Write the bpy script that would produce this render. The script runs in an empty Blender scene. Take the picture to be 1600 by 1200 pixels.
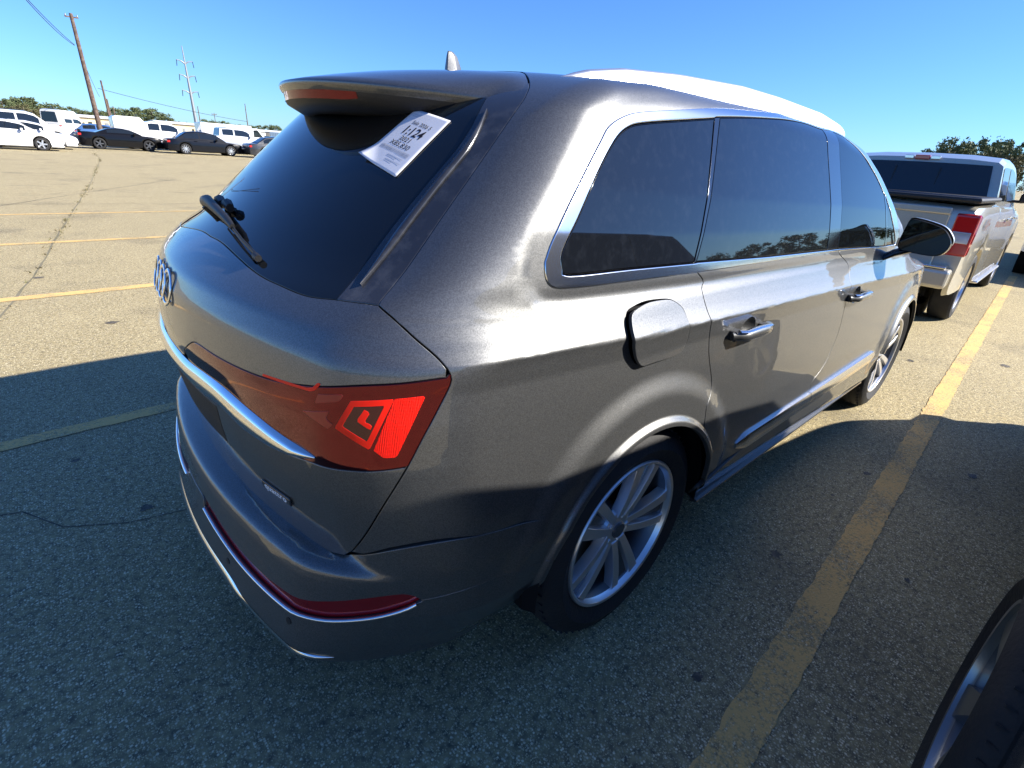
import bpy, bmesh, math, random
import numpy as np
from mathutils import Vector, Matrix
from mathutils.geometry import delaunay_2d_cdt
random.seed(7); rng=np.random.default_rng(7)
scn=bpy.context.scene; COL=scn.collection
# ------------------------------------------------------------------ camera
cam_d=bpy.data.cameras.new('camera'); cam=bpy.data.objects.new('camera',cam_d); COL.objects.link(cam)
CPOS=Vector((-0.161,-1.641,1.514))
_y,_p,_r=0.816,0.427,0.071
_f=Vector((math.cos(_y)*math.cos(_p),math.sin(_y)*math.cos(_p),-math.sin(_p)))
_rt=Vector((math.sin(_y),-math.cos(_y),0)); _u=_rt.cross(_f)
_R=_rt*math.cos(_r)+_u*math.sin(_r); _U=_u*math.cos(_r)-_rt*math.sin(_r)
cam.matrix_world=Matrix(((_R.x,_U.x,-_f.x,CPOS.x),(_R.y,_U.y,-_f.y,CPOS.y),(_R.z,_U.z,-_f.z,CPOS.z),(0,0,0,1)))
cam_d.sensor_width=36; cam_d.lens=790/1600*36; cam_d.clip_start=.02; cam_d.clip_end=3000
scn.camera=cam
scn.render.resolution_x=1024; scn.render.resolution_y=768
# ------------------------------------------------------------------ light
SUNV=Vector((.58,-.62,.53)).normalized()      # towards the sun
EL=math.asin(SUNV.z); AZ=math.atan2(SUNV.x,SUNV.y)
w=bpy.data.worlds.new("World"); scn.world=w; w.use_nodes=True
nt=w.node_tree; nt.nodes.clear()
sky=nt.nodes.new('ShaderNodeTexSky'); sky.sky_type='NISHITA'; sky.sun_disc=False
sky.sun_elevation=EL; sky.sun_rotation=AZ; sky.air_density=1.0; sky.dust_density=.15; sky.ozone_density=3.0; sky.altitude=20
bg=nt.nodes.new('ShaderNodeBackground'); bg.inputs[1].default_value=.074
out=nt.nodes.new('ShaderNodeOutputWorld')
tint=nt.nodes.new('ShaderNodeMix'); tint.data_type='RGBA'; tint.blend_type='MULTIPLY'; tint.inputs[0].default_value=1; tint.inputs[7].default_value=(.42,.70,1.16,1)
nt.links.new(sky.outputs[0],tint.inputs[6]); nt.links.new(tint.outputs[2],bg.inputs[0]); nt.links.new(bg.outputs[0],out.inputs[0])
sd=bpy.data.lights.new('sun','SUN'); sun=bpy.data.objects.new('sun',sd); COL.objects.link(sun)
sd.energy=5.0; sd.angle=math.radians(.55); sd.color=(1,.94,.85)
sun.rotation_euler=SUNV.to_track_quat('Z','Y').to_euler(); sun.location=(0,-20,20)
vs=scn.view_settings; vs.view_transform='Standard'; vs.look='None'; vs.gamma=1; vs.use_curve_mapping=False; vs.exposure=1.35
scn.render.engine='CYCLES'
try: scn.cycles.max_bounces=8; scn.cycles.glossy_bounces=5; scn.cycles.diffuse_bounces=3
except: pass
# ------------------------------------------------------------------ materials
def mat(name,col,rough=.5,metal=0.,coat=0.,coatr=.03,spec=.5,trans=0.,bump=None,mix=None,ior=1.5):
    """bump=(scale,strength[,detail]); mix=(scale,colour2,lo,hi)"""
    m=bpy.data.materials.new(name); m.use_nodes=True; n=m.node_tree.nodes; L=m.node_tree.links
    b=n['Principled BSDF']; b.inputs['Base Color'].default_value=(*col,1); b.inputs['Roughness'].default_value=rough
    b.inputs['Metallic'].default_value=metal; b.inputs['Coat Weight'].default_value=coat; b.inputs['Coat Roughness'].default_value=coatr
    b.inputs['Specular IOR Level'].default_value=spec; b.inputs['Transmission Weight'].default_value=trans; b.inputs['IOR'].default_value=ior
    tc=n.new('ShaderNodeTexCoord')
    if bump:
        t=n.new('ShaderNodeTexNoise'); t.inputs['Scale'].default_value=bump[0]; t.inputs['Detail'].default_value=bump[2] if len(bump)>2 else 3
        L.new(tc.outputs['Object'],t.inputs['Vector'])
        bp=n.new('ShaderNodeBump'); bp.inputs['Strength'].default_value=bump[1]; bp.inputs['Distance'].default_value=.01
        L.new(t.outputs[0],bp.inputs['Height']); L.new(bp.outputs[0],b.inputs['Normal'])
    if mix:
        t=n.new('ShaderNodeTexNoise'); t.inputs['Scale'].default_value=mix[0]; t.inputs['Detail'].default_value=5; t.inputs['Roughness'].default_value=.65
        L.new(tc.outputs['Object'],t.inputs['Vector'])
        r=n.new('ShaderNodeMapRange'); r.inputs[1].default_value=mix[2]; r.inputs[2].default_value=mix[3]; L.new(t.outputs[0],r.inputs[0])
        mx=n.new('ShaderNodeMix'); mx.data_type='RGBA'; mx.inputs[6].default_value=(*col,1); mx.inputs[7].default_value=(*mix[1],1)
        L.new(r.outputs[0],mx.inputs[0]); L.new(mx.outputs[2],b.inputs['Base Color'])
    return m
def paint(name,col,metal=.75,rough=.42,flake=.35,dust=.0):
    m=mat(name,col,rough,metal,coat=1,coatr=.015); n=m.node_tree.nodes; L=m.node_tree.links; b=n['Principled BSDF']; b.inputs['Specular IOR Level'].default_value=.12
    tc=n.new('ShaderNodeTexCoord'); v=n.new('ShaderNodeTexVoronoi'); v.inputs['Scale'].default_value=620; L.new(tc.outputs['Object'],v.inputs['Vector'])
    # flake sparkle put into the base colour as random jitter
    hs=n.new('ShaderNodeSeparateColor'); L.new(v.outputs['Color'],hs.inputs[0])
    mr=n.new('ShaderNodeMapRange'); mr.inputs[3].default_value=1-flake; mr.inputs[4].default_value=1+flake; L.new(hs.outputs[0],mr.inputs[0])
    mu=n.new('ShaderNodeMix'); mu.data_type='RGBA'; mu.blend_type='MULTIPLY'; mu.inputs[0].default_value=1; mu.inputs[6].default_value=(*col,1)
    L.new(mr.outputs[0],mu.inputs[7])
    src=mu.outputs[2]
    if dust:
        t=n.new('ShaderNodeTexNoise'); t.inputs['Scale'].default_value=4; t.inputs['Detail'].default_value=8; t.inputs['Roughness'].default_value=.7
        L.new(tc.outputs['Object'],t.inputs['Vector'])
        t2=n.new('ShaderNodeTexNoise'); t2.inputs['Scale'].default_value=160; t2.inputs['Detail'].default_value=2; L.new(tc.outputs['Object'],t2.inputs['Vector'])
        mm=n.new('ShaderNodeMath'); mm.operation='MULTIPLY'; L.new(t.outputs[0],mm.inputs[0]); L.new(t2.outputs[0],mm.inputs[1])
        r=n.new('ShaderNodeMapRange'); r.inputs[1].default_value=.22; r.inputs[2].default_value=.45; r.inputs[3].default_value=0; r.inputs[4].default_value=dust; L.new(mm.outputs[0],r.inputs[0])
        mx=n.new('ShaderNodeMix'); mx.data_type='RGBA'; mx.inputs[7].default_value=(.30,.27,.21,1); L.new(r.outputs[0],mx.inputs[0]); L.new(src,mx.inputs[6]); src=mx.outputs[2]
        r2=n.new('ShaderNodeMapRange'); r2.inputs[1].default_value=.2; r2.inputs[2].default_value=.5; r2.inputs[3].default_value=.012; r2.inputs[4].default_value=.03+dust*.1; L.new(mm.outputs[0],r2.inputs[0])
        L.new(r2.outputs[0],b.inputs['Coat Roughness'])
    L.new(src,b.inputs['Base Color'])
    return m
M={}
M['grey']=paint('grey_metallic_paint',(.122,.124,.124),.85,.46,.26,.05)
M['gap']=mat('black_gap',(.006,.006,.007),.8,spec=.1)
M['hem']=mat('dark_edge_paint',(.03,.03,.03),.5)
M['glass']=mat('dark_privacy_glass',(.004,.005,.006),.012,spec=.5,ior=1.5)
M['glassdusty']=mat('dusty_privacy_glass',(.006,.007,.009),.02,spec=.6,ior=1.52,mix=(34,(.012,.014,.018),.5,.8))
M['gloss']=mat('gloss_black_trim',(.020,.021,.025),.24,coat=.5,coatr=.08,mix=(14,(.05,.052,.058),.5,.75))
M['pillar']=mat('pillar_black',(.008,.008,.010),.10,coat=.5,coatr=.04)
M['chrome']=mat('satin_chrome',(.80,.80,.80),.16,1.)
M['alu']=mat('brushed_aluminium',(.72,.73,.75),.30,1.)
M['rail']=mat('roof_rail_aluminium',(.78,.78,.78),.38,1.)
M['plastic']=mat('black_plastic',(.010,.010,.011),.5,bump=(220,.15))
M['rubber']=mat('tyre_rubber',(.020,.020,.021),.72,spec=.3,bump=(90,.25),mix=(7,(.03,.029,.027),.5,.75))
M['rim']=mat('alloy_wheel',(.70,.71,.73),.30,.85,coat=.4)
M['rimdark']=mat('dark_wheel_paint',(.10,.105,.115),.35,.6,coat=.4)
M['well']=mat('wheel_well_black',(.010,.010,.010),.9,spec=.1)
M['brake']=mat('brake_steel',(.22,.21,.20),.4,1.)
M['redlens']=mat('tail_lamp_red_lens',(.11,.004,.008),.06,.95,coat=.5,coatr=.01,spec=.5)
M['reddim']=mat('tail_lamp_inner_red',(.26,.006,.006),.25,.2,coat=.3,coatr=.01)
M['reddark']=mat('tail_lamp_dark_housing',(.05,.002,.004),.15,.3,coat=.4,coatr=.01)
M['redhot']=mat('tail_lamp_bright_red',(.95,.012,.004),.3,coat=.25,coatr=.02,spec=.15)
M['redrefl']=mat('red_bumper_reflector',(.34,.012,.02),.12,.6,coat=.4,coatr=.02)
M['white']=mat('white_paper',(.58,.59,.64),.6)
M['ink']=mat('black_ink',(.012,.01,.02),.6)
M['inkgrey']=mat('grey_print',(.40,.42,.48),.6)
M['badgewhite']=mat('badge_white',(.85,.85,.85),.35)
# honeycomb look for the reflector element
def honey():
    m=M['redhot'].copy(); m.name='tail_lamp_honeycomb_reflector'; n=m.node_tree.nodes; L=m.node_tree.links
    tc=n.new('ShaderNodeTexCoord'); v=n.new('ShaderNodeTexVoronoi'); v.inputs['Scale'].default_value=330; v.inputs['Randomness'].default_value=.15
    L.new(tc.outputs['Object'],v.inputs['Vector']); bp=n.new('ShaderNodeBump'); bp.inputs['Strength'].default_value=.6; bp.inputs['Distance'].default_value=.004
    L.new(v.outputs['Distance'],bp.inputs['Height']); L.new(bp.outputs[0],n['Principled BSDF'].inputs['Normal'])
    return m
M['honey']=honey()
# ------------------------------------------------------------------ object helpers
def link(name,me,parent=None):
    o=bpy.data.objects.new(name,me); COL.objects.link(o)
    if parent: o.parent=parent
    return o
def thing(name,label,cat,loc=(0,0,0),rz=0,group=None,kind=None):
    o=link(name,None); o.location=loc; o.rotation_euler=(0,0,rz); return tag(o,label,cat,group,kind)
def tag(o,label=None,cat=None,group=None,kind=None):
    if label:o['label']=label
    if cat:o['category']=cat
    if group:o['group']=group
    if kind:o['kind']=kind
    return o
def mk(name,V,Fc,m,parent=None,smooth=True,normals=None,mats=None,midx=None):
    me=bpy.data.meshes.new(name); me.from_pydata([tuple(map(float,v)) for v in V],[],[tuple(map(int,f)) for f in Fc]); me.update()
    me.materials.append(m)
    if mats:
        for x in mats: me.materials.append(x)
        me.polygons.foreach_set('material_index',midx)
    me.polygons.foreach_set('use_smooth',[smooth]*len(me.polygons))
    if normals is not None:
        me.normals_split_custom_set_from_vertices([tuple(map(float,n)) for n in normals])
    me.update()
    return link(name,me,parent)
def frombm(name,bm,m,parent=None,smooth=False,bevel=0,seg=2,angle=35):
    bmesh.ops.recalc_face_normals(bm,faces=bm.faces)
    me=bpy.data.meshes.new(name); bm.to_mesh(me); bm.free(); me.materials.append(m)
    if smooth: 
        me.polygons.foreach_set('use_smooth',[True]*len(me.polygons))
        try: me.set_sharp_from_angle(angle=math.radians(angle))
        except Exception: pass
    o=link(name,me,parent)
    if bevel:
        md=o.modifiers.new('bevel','BEVEL'); md.width=bevel; md.segments=seg; md.limit_method='ANGLE'; md.angle_limit=math.radians(30)
    return o
def box(bm,c,s,rot=None):
    r=bmesh.ops.create_cube(bm,size=1); v=r['verts']
    for x in v: x.co=Vector((x.co.x*s[0],x.co.y*s[1],x.co.z*s[2]))
    if rot is not None: bmesh.ops.rotate(bm,verts=v,cent=(0,0,0),matrix=rot)
    bmesh.ops.translate(bm,verts=v,vec=Vector(c)); return v
def tube(bm,pts,rad,n=8,cap=True):
    """swept tube; rad scalar or list; (ry,rz) ellipse allowed"""
    pts=[Vector(p) for p in pts]; rings=[]
    for i,p in enumerate(pts):
        t=(pts[min(i+1,len(pts)-1)]-pts[max(i-1,0)]).normalized()
        a=t.cross(Vector((0,0,1))); a=a.normalized() if a.length>1e-3 else Vector((1,0,0)); b=t.cross(a)
        r=rad[i] if isinstance(rad,(list,tuple)) and isinstance(rad[0],(list,tuple,float,int)) and len(rad)==len(pts) else rad
        ra,rb=(r if isinstance(r,(list,tuple)) else (r,r))
        rings.append([bm.verts.new(p+a*math.cos(k*2*math.pi/n)*ra+b*math.sin(k*2*math.pi/n)*rb) for k in range(n)])
    for A,B in zip(rings,rings[1:]):
        for k in range(n): bm.faces.new((A[k],A[(k+1)%n],B[(k+1)%n],B[k]))
    if cap:
        bm.faces.new(rings[0][::-1]); bm.faces.new(rings[-1])
def lathe(bm,prof,n=48,axis='y',c=(0,0,0),close=False):
    """prof: list of (r, a) a along axis"""
    rings=[]
    for r,a in prof:
        ring=[]
        for k in range(n):
            t=2*math.pi*k/n
            if axis=='y': co=(c[0]+r*math.cos(t),c[1]+a,c[2]+r*math.sin(t))
            elif axis=='z': co=(c[0]+r*math.cos(t),c[1]+r*math.sin(t),c[2]+a)
            else: co=(c[0]+a,c[1]+r*math.cos(t),c[2]+r*math.sin(t))
            ring.append(bm.verts.new(co))
        rings.append(ring)
    prs=list(zip(rings,rings[1:]))+([(rings[-1],rings[0])] if close else [])
    for A,B in prs:
        for k in range(n): bm.faces.new((A[k],A[(k+1)%n],B[(k+1)%n],B[k]))
def prism(bm,poly,axis,a,b):
    """extrude 2D poly along axis from a to b. axis 'y': poly is (x,z)"""
    def P(p,t): return (p[0],t,p[1]) if axis=='y' else ((t,p[0],p[1]) if axis=='x' else (p[0],p[1],t))
    A=[bm.verts.new(P(p,a)) for p in poly]; B=[bm.verts.new(P(p,b)) for p in poly]
    n=len(poly); bm.faces.new(A); bm.faces.new(B[::-1])
    for k in range(n): bm.faces.new((A[k],A[(k+1)%n],B[(k+1)%n],B[k]))
def catmull(P,n=6,closed=False):
    P=[np.array(p,float) for p in P]; out=[]; N=len(P)
    rg=range(N if closed else N-1)
    for i in rg:
        p0=P[(i-1)%N] if closed or i>0 else P[i]*2-P[i+1]; p1=P[i]; p2=P[(i+1)%N]
        p3=P[(i+2)%N] if closed or i+2<N else p2*2-p1
        for k in range(n):
            t=k/n; out.append(.5*((2*p1)+(-p0+p2)*t+(2*p0-5*p1+4*p2-p3)*t*t+(-p0+3*p1-3*p2+p3)*t**3))
    if not closed: out.append(P[-1])
    return np.array(out)
def resamp(P,d):
    P=np.asarray(P,float); s=np.r_[0,np.cumsum(np.linalg.norm(np.diff(P,axis=0),axis=1))]
    n=max(1,int(round(s[-1]/d))); t=np.linspace(0,s[-1],n+1)
    return np.stack([np.interp(t,s,P[:,k]) for k in range(P.shape[1])],1)

def ss(a,b,x):
    t=np.clip((x-a)/(b-a),0,1);return t*t*(3-2*t)
def crv(pts,s=.03):
    xs=np.array([p[0] for p in pts],float);ys=np.array([p[1] for p in pts],float)
    g=np.arange(xs[0]-.2,xs[-1]+.2,.004);v=np.interp(g,xs,ys)
    n=max(1,int(s/.004));k=np.hanning(2*n+3);k/=k.sum()
    v2=np.convolve(np.pad(v,(n+1,n+1),'edge'),k,'valid')
    return lambda x:np.interp(x,g,v2)
def smx(a,b,r):
    u=np.maximum(a+r,0);w=np.maximum(b+r,0)
    return np.where((a>-r)&(b>-r),np.hypot(u,w)-r,np.maximum(a,b))
CRZ=crv([(.2,1.13),(.35,1.125),(1.3,1.085),(2.6,1.045),(4.2,.98)],.2)   # height of the side crease
_lo=crv([(-1.1,.86),(-.82,.90),(-.75,.94),(-.66,.972),(-.5,.982),(-.38,.976),(-.2,.959),(-.06,.9475),(-.015,.9495),(0,.9515)],.010)
_hi=crv([(-.1,.9515),(0,.9515),(.02,.9385),(.04,.9272),(.07,.9125),(.095,.902),(.105,.8995),(.13,.8985),(.15,.895),(.25,.874),(.35,.845),(.45,.805),(.55,.764),(.66,.722),(.9,.62)],.010)
_hi2=crv([(-.1,.9515),(0,.9515),(.02,.9385),(.04,.9272),(.07,.9125),(.095,.9025),(.13,.892),(.18,.880),(.25,.864),(.35,.836),(.45,.80),(.55,.762),(.66,.722),(.9,.62)],.014)
_r0=crv([(.2,.14),(.5,.11),(.6,.09),(.66,.082),(.72,.074),(.80,.060),(.90,.047),(1.0,.046),(1.12,.060),(1.175,.085),(1.21,.125),(1.25,.190),(1.285,.235),(1.36,.318),(1.44,.407),(1.52,.498),(1.58,.568),(1.64,.64),(1.75,.78)],.02)
_rs=crv([(.5,.19),(.9,.22),(1.1,.25),(1.2,.29),(1.3,.30),(1.7,.30)],.05)
_rb=crv([(.1,.20),(.22,.07),(.27,.012),(.32,-.008),(.40,.006),(.50,.02),(.56,.026),(.585,.032),(.598,.048),(.606,.10),(.62,.125),(.75,.14)],.008)
_zc=crv([(.2,1.60),(.5,1.675),(.8,1.728),(1.2,1.757),(2,1.768),(2.7,1.747),(3.05,1.70),(3.25,1.62),(4.0,1.17),(4.15,1.125),(4.6,1.06),(4.95,.96),(5.1,.85)],.1)
_fr=crv([(.2,4.93),(.4,5.03),(.7,5.06),(.9,5.0),(1.1,4.8)],.05)
_DL=np.array([(.645,1.27),(.665,1.249),(.741,1.241),(.937,1.237),(1.257,1.231),(1.747,1.224),(2.491,1.21),(3.472,1.174),(3.56,1.20),(3.553,1.283),(3.369,1.45),(3.157,1.563),(2.964,1.65),(2.73,1.70),(2.54,1.72),(2.294,1.725),(1.825,1.705),(1.482,1.68),(1.258,1.654),(1.066,1.632),(.987,1.615),(.919,1.588),(.877,1.55),(.783,1.452),(.685,1.349),(.65,1.302)])
def _dltab():
    gx=np.arange(.4,3.9,.005);gz=np.arange(1.0,1.9,.005);X,Z=np.meshgrid(gx,gz,indexing='ij');P=np.stack([X.ravel(),Z.ravel()],1)
    d=np.full(len(P),9.);ins=np.zeros(len(P),bool);n=len(_DL)
    for i in range(n):
        a=_DL[i];b=_DL[(i+1)%n];ab=b-a;t=np.clip(((P-a)@ab)/(ab@ab),0,1);d=np.minimum(d,np.linalg.norm(P-(a+t[:,None]*ab),axis=1))
        if a[1]!=b[1]:
            ins^=((a[1]>P[:,1])!=(b[1]>P[:,1]))&(P[:,0]<(b[0]-a[0])*(P[:,1]-a[1])/(b[1]-a[1])+a[0])
    d[ins]=0
    d=d.reshape(X.shape)
    for _ in range(3):
        d=sum(np.roll(d,k,0) for k in(-2,-1,0,1,2))/5;d=sum(np.roll(d,k,1) for k in(-2,-1,0,1,2))/5
    return .008*(1-ss(.028,.074,d))
_DT=_dltab()
def dlo(x,z):
    fx=np.clip((x-.4)/.005,0,_DT.shape[0]-1.001);fz=np.clip((z-1.0)/.005,0,_DT.shape[1]-1.001);i=fx.astype(int);j=fz.astype(int);a=fx-i;b=fz-j
    return (_DT[i,j]*(1-a)+_DT[i+1,j]*a)*(1-b)+(_DT[i,j+1]*(1-a)+_DT[i+1,j+1]*a)*b
def W(x,z,disp=True):
    d=z-CRZ(x)
    t_=ss(.50,.72,x);w=np.where(d<0,_lo(d),_hi(d)*t_+_hi2(d)*(1-t_))
    w=w-.045*np.clip((1.6-x)/1.25,0,1.4)**2-.11*np.clip((x-3.6)/1.4,0,1.2)**2.2
    if disp:
        for cx in(1.055,4.075):
            r=np.hypot(x-cx,z-.385)
            w=w+.014*(1-ss(.425,.446,r))+.017*(1-ss(.505,.585,r))*ss(.3,.62,z)
        w=w-dlo(x+0*z,z+0*x)
    return w
def Xr(y,z,k=0):
    s=_rs(z);x=_r0(z)+s*y*y
    if k:
        b=_rb(z)+.19*y*y;t=ss(.62,.88,np.abs(y));x=b*(1-t)+x*t
    return x
def F(P,k=0,disp=True):
    x,y,z=P[...,0],P[...,1],P[...,2];ay=np.abs(y)
    a=(ay-W(x,z,disp))*(.93+.07*(z<1.2))
    sl=(Xr(y,z+.01,k)-Xr(y,z-.01,k))/.02
    b=(Xr(y,z,k)-x)/np.sqrt(1+np.minimum(sl**2,9)+(2*_rs(z)*y)**2)
    zc=_zc(x)-.032*(y/.6)**2;sz=(_zc(x+.01)-_zc(x-.01))/.02
    c=(z-zc)/np.sqrt(1+sz*sz)
    rc=.065+0*z
    g=smx(a,c,rc);g=smx(g,x-_fr(z)+.12*y*y*y*y+.05*y*y,.15+0*z)
    rb=.19-.10*ss(1.13,1.26,z)
    if k: rb=.19+0*z
    return smx(g,b,rb)
X0=1.0;Z0=1.0
def uvray(u,v,k=0):
    """u>0: metres forward of X0, u<0: azimuth; v elevation.  origin, dir"""
    u=np.asarray(u,float);v=np.asarray(v,float)
    th=np.minimum(u,0)
    O=np.stack([X0+np.maximum(u,0),0*u,(.3 if k else Z0)+0*u],-1)
    D=np.stack([np.sin(th)*np.cos(v),-np.cos(th)*np.cos(v),np.sin(v)],-1)
    return O,D
def hit(O,D,k=0,n=7,tmax=2.2,disp=True):
    lo=np.zeros(O.shape[:-1]);hi=lo+tmax
    for _ in range(n):
        m=(lo+hi)/2;v=F(O+D*m[...,None],k,disp);lo=np.where(v<0,m,lo);hi=np.where(v<0,hi,m)
    fl=F(O+D*lo[...,None],k,disp);fh=F(O+D*hi[...,None],k,disp)
    for _ in range(5):
        d=fh-fl;t=np.where(np.abs(d)>1e-12,-fl/np.where(d==0,1,d),.5);t=np.clip(t,.02,.98)
        m=lo+(hi-lo)*t;v=F(O+D*m[...,None],k,disp);q=v<0
        lo=np.where(q,m,lo);fl=np.where(q,v,fl*.6);hi=np.where(q,hi,m);fh=np.where(q,fh*.6,v)
    return O+D*(((lo+hi)/2) if False else np.where(np.abs(fl)<np.abs(fh),lo,hi))[...,None]
def rearpt(y,z,k=0):
    return (float(Xr(np.array(float(y)),np.array(float(z)),k)),y,z)
def S(u,v,k=0): 
    O,D=uvray(u,v,k);return hit(O,D,k)
def inv(P,k=0):
    x,y,z=P[...,0],-P[...,1],P[...,2]
    th=np.where(x<X0,np.arctan2(x-X0,y),0);u=np.where(x<X0,th,x-X0)
    h=np.where(x<X0,np.hypot(x-X0,y),y);return np.stack([u,np.arctan2(z-(.3 if k else Z0),h)],-1)
def N(P,k=0):
    e=.003;g=np.stack([F(P+np.array(d)*e,k)-F(P-np.array(d)*e,k) for d in((1,0,0),(0,1,0),(0,0,1))],-1)
    return g/np.linalg.norm(g,axis=-1,keepdims=True)

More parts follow.
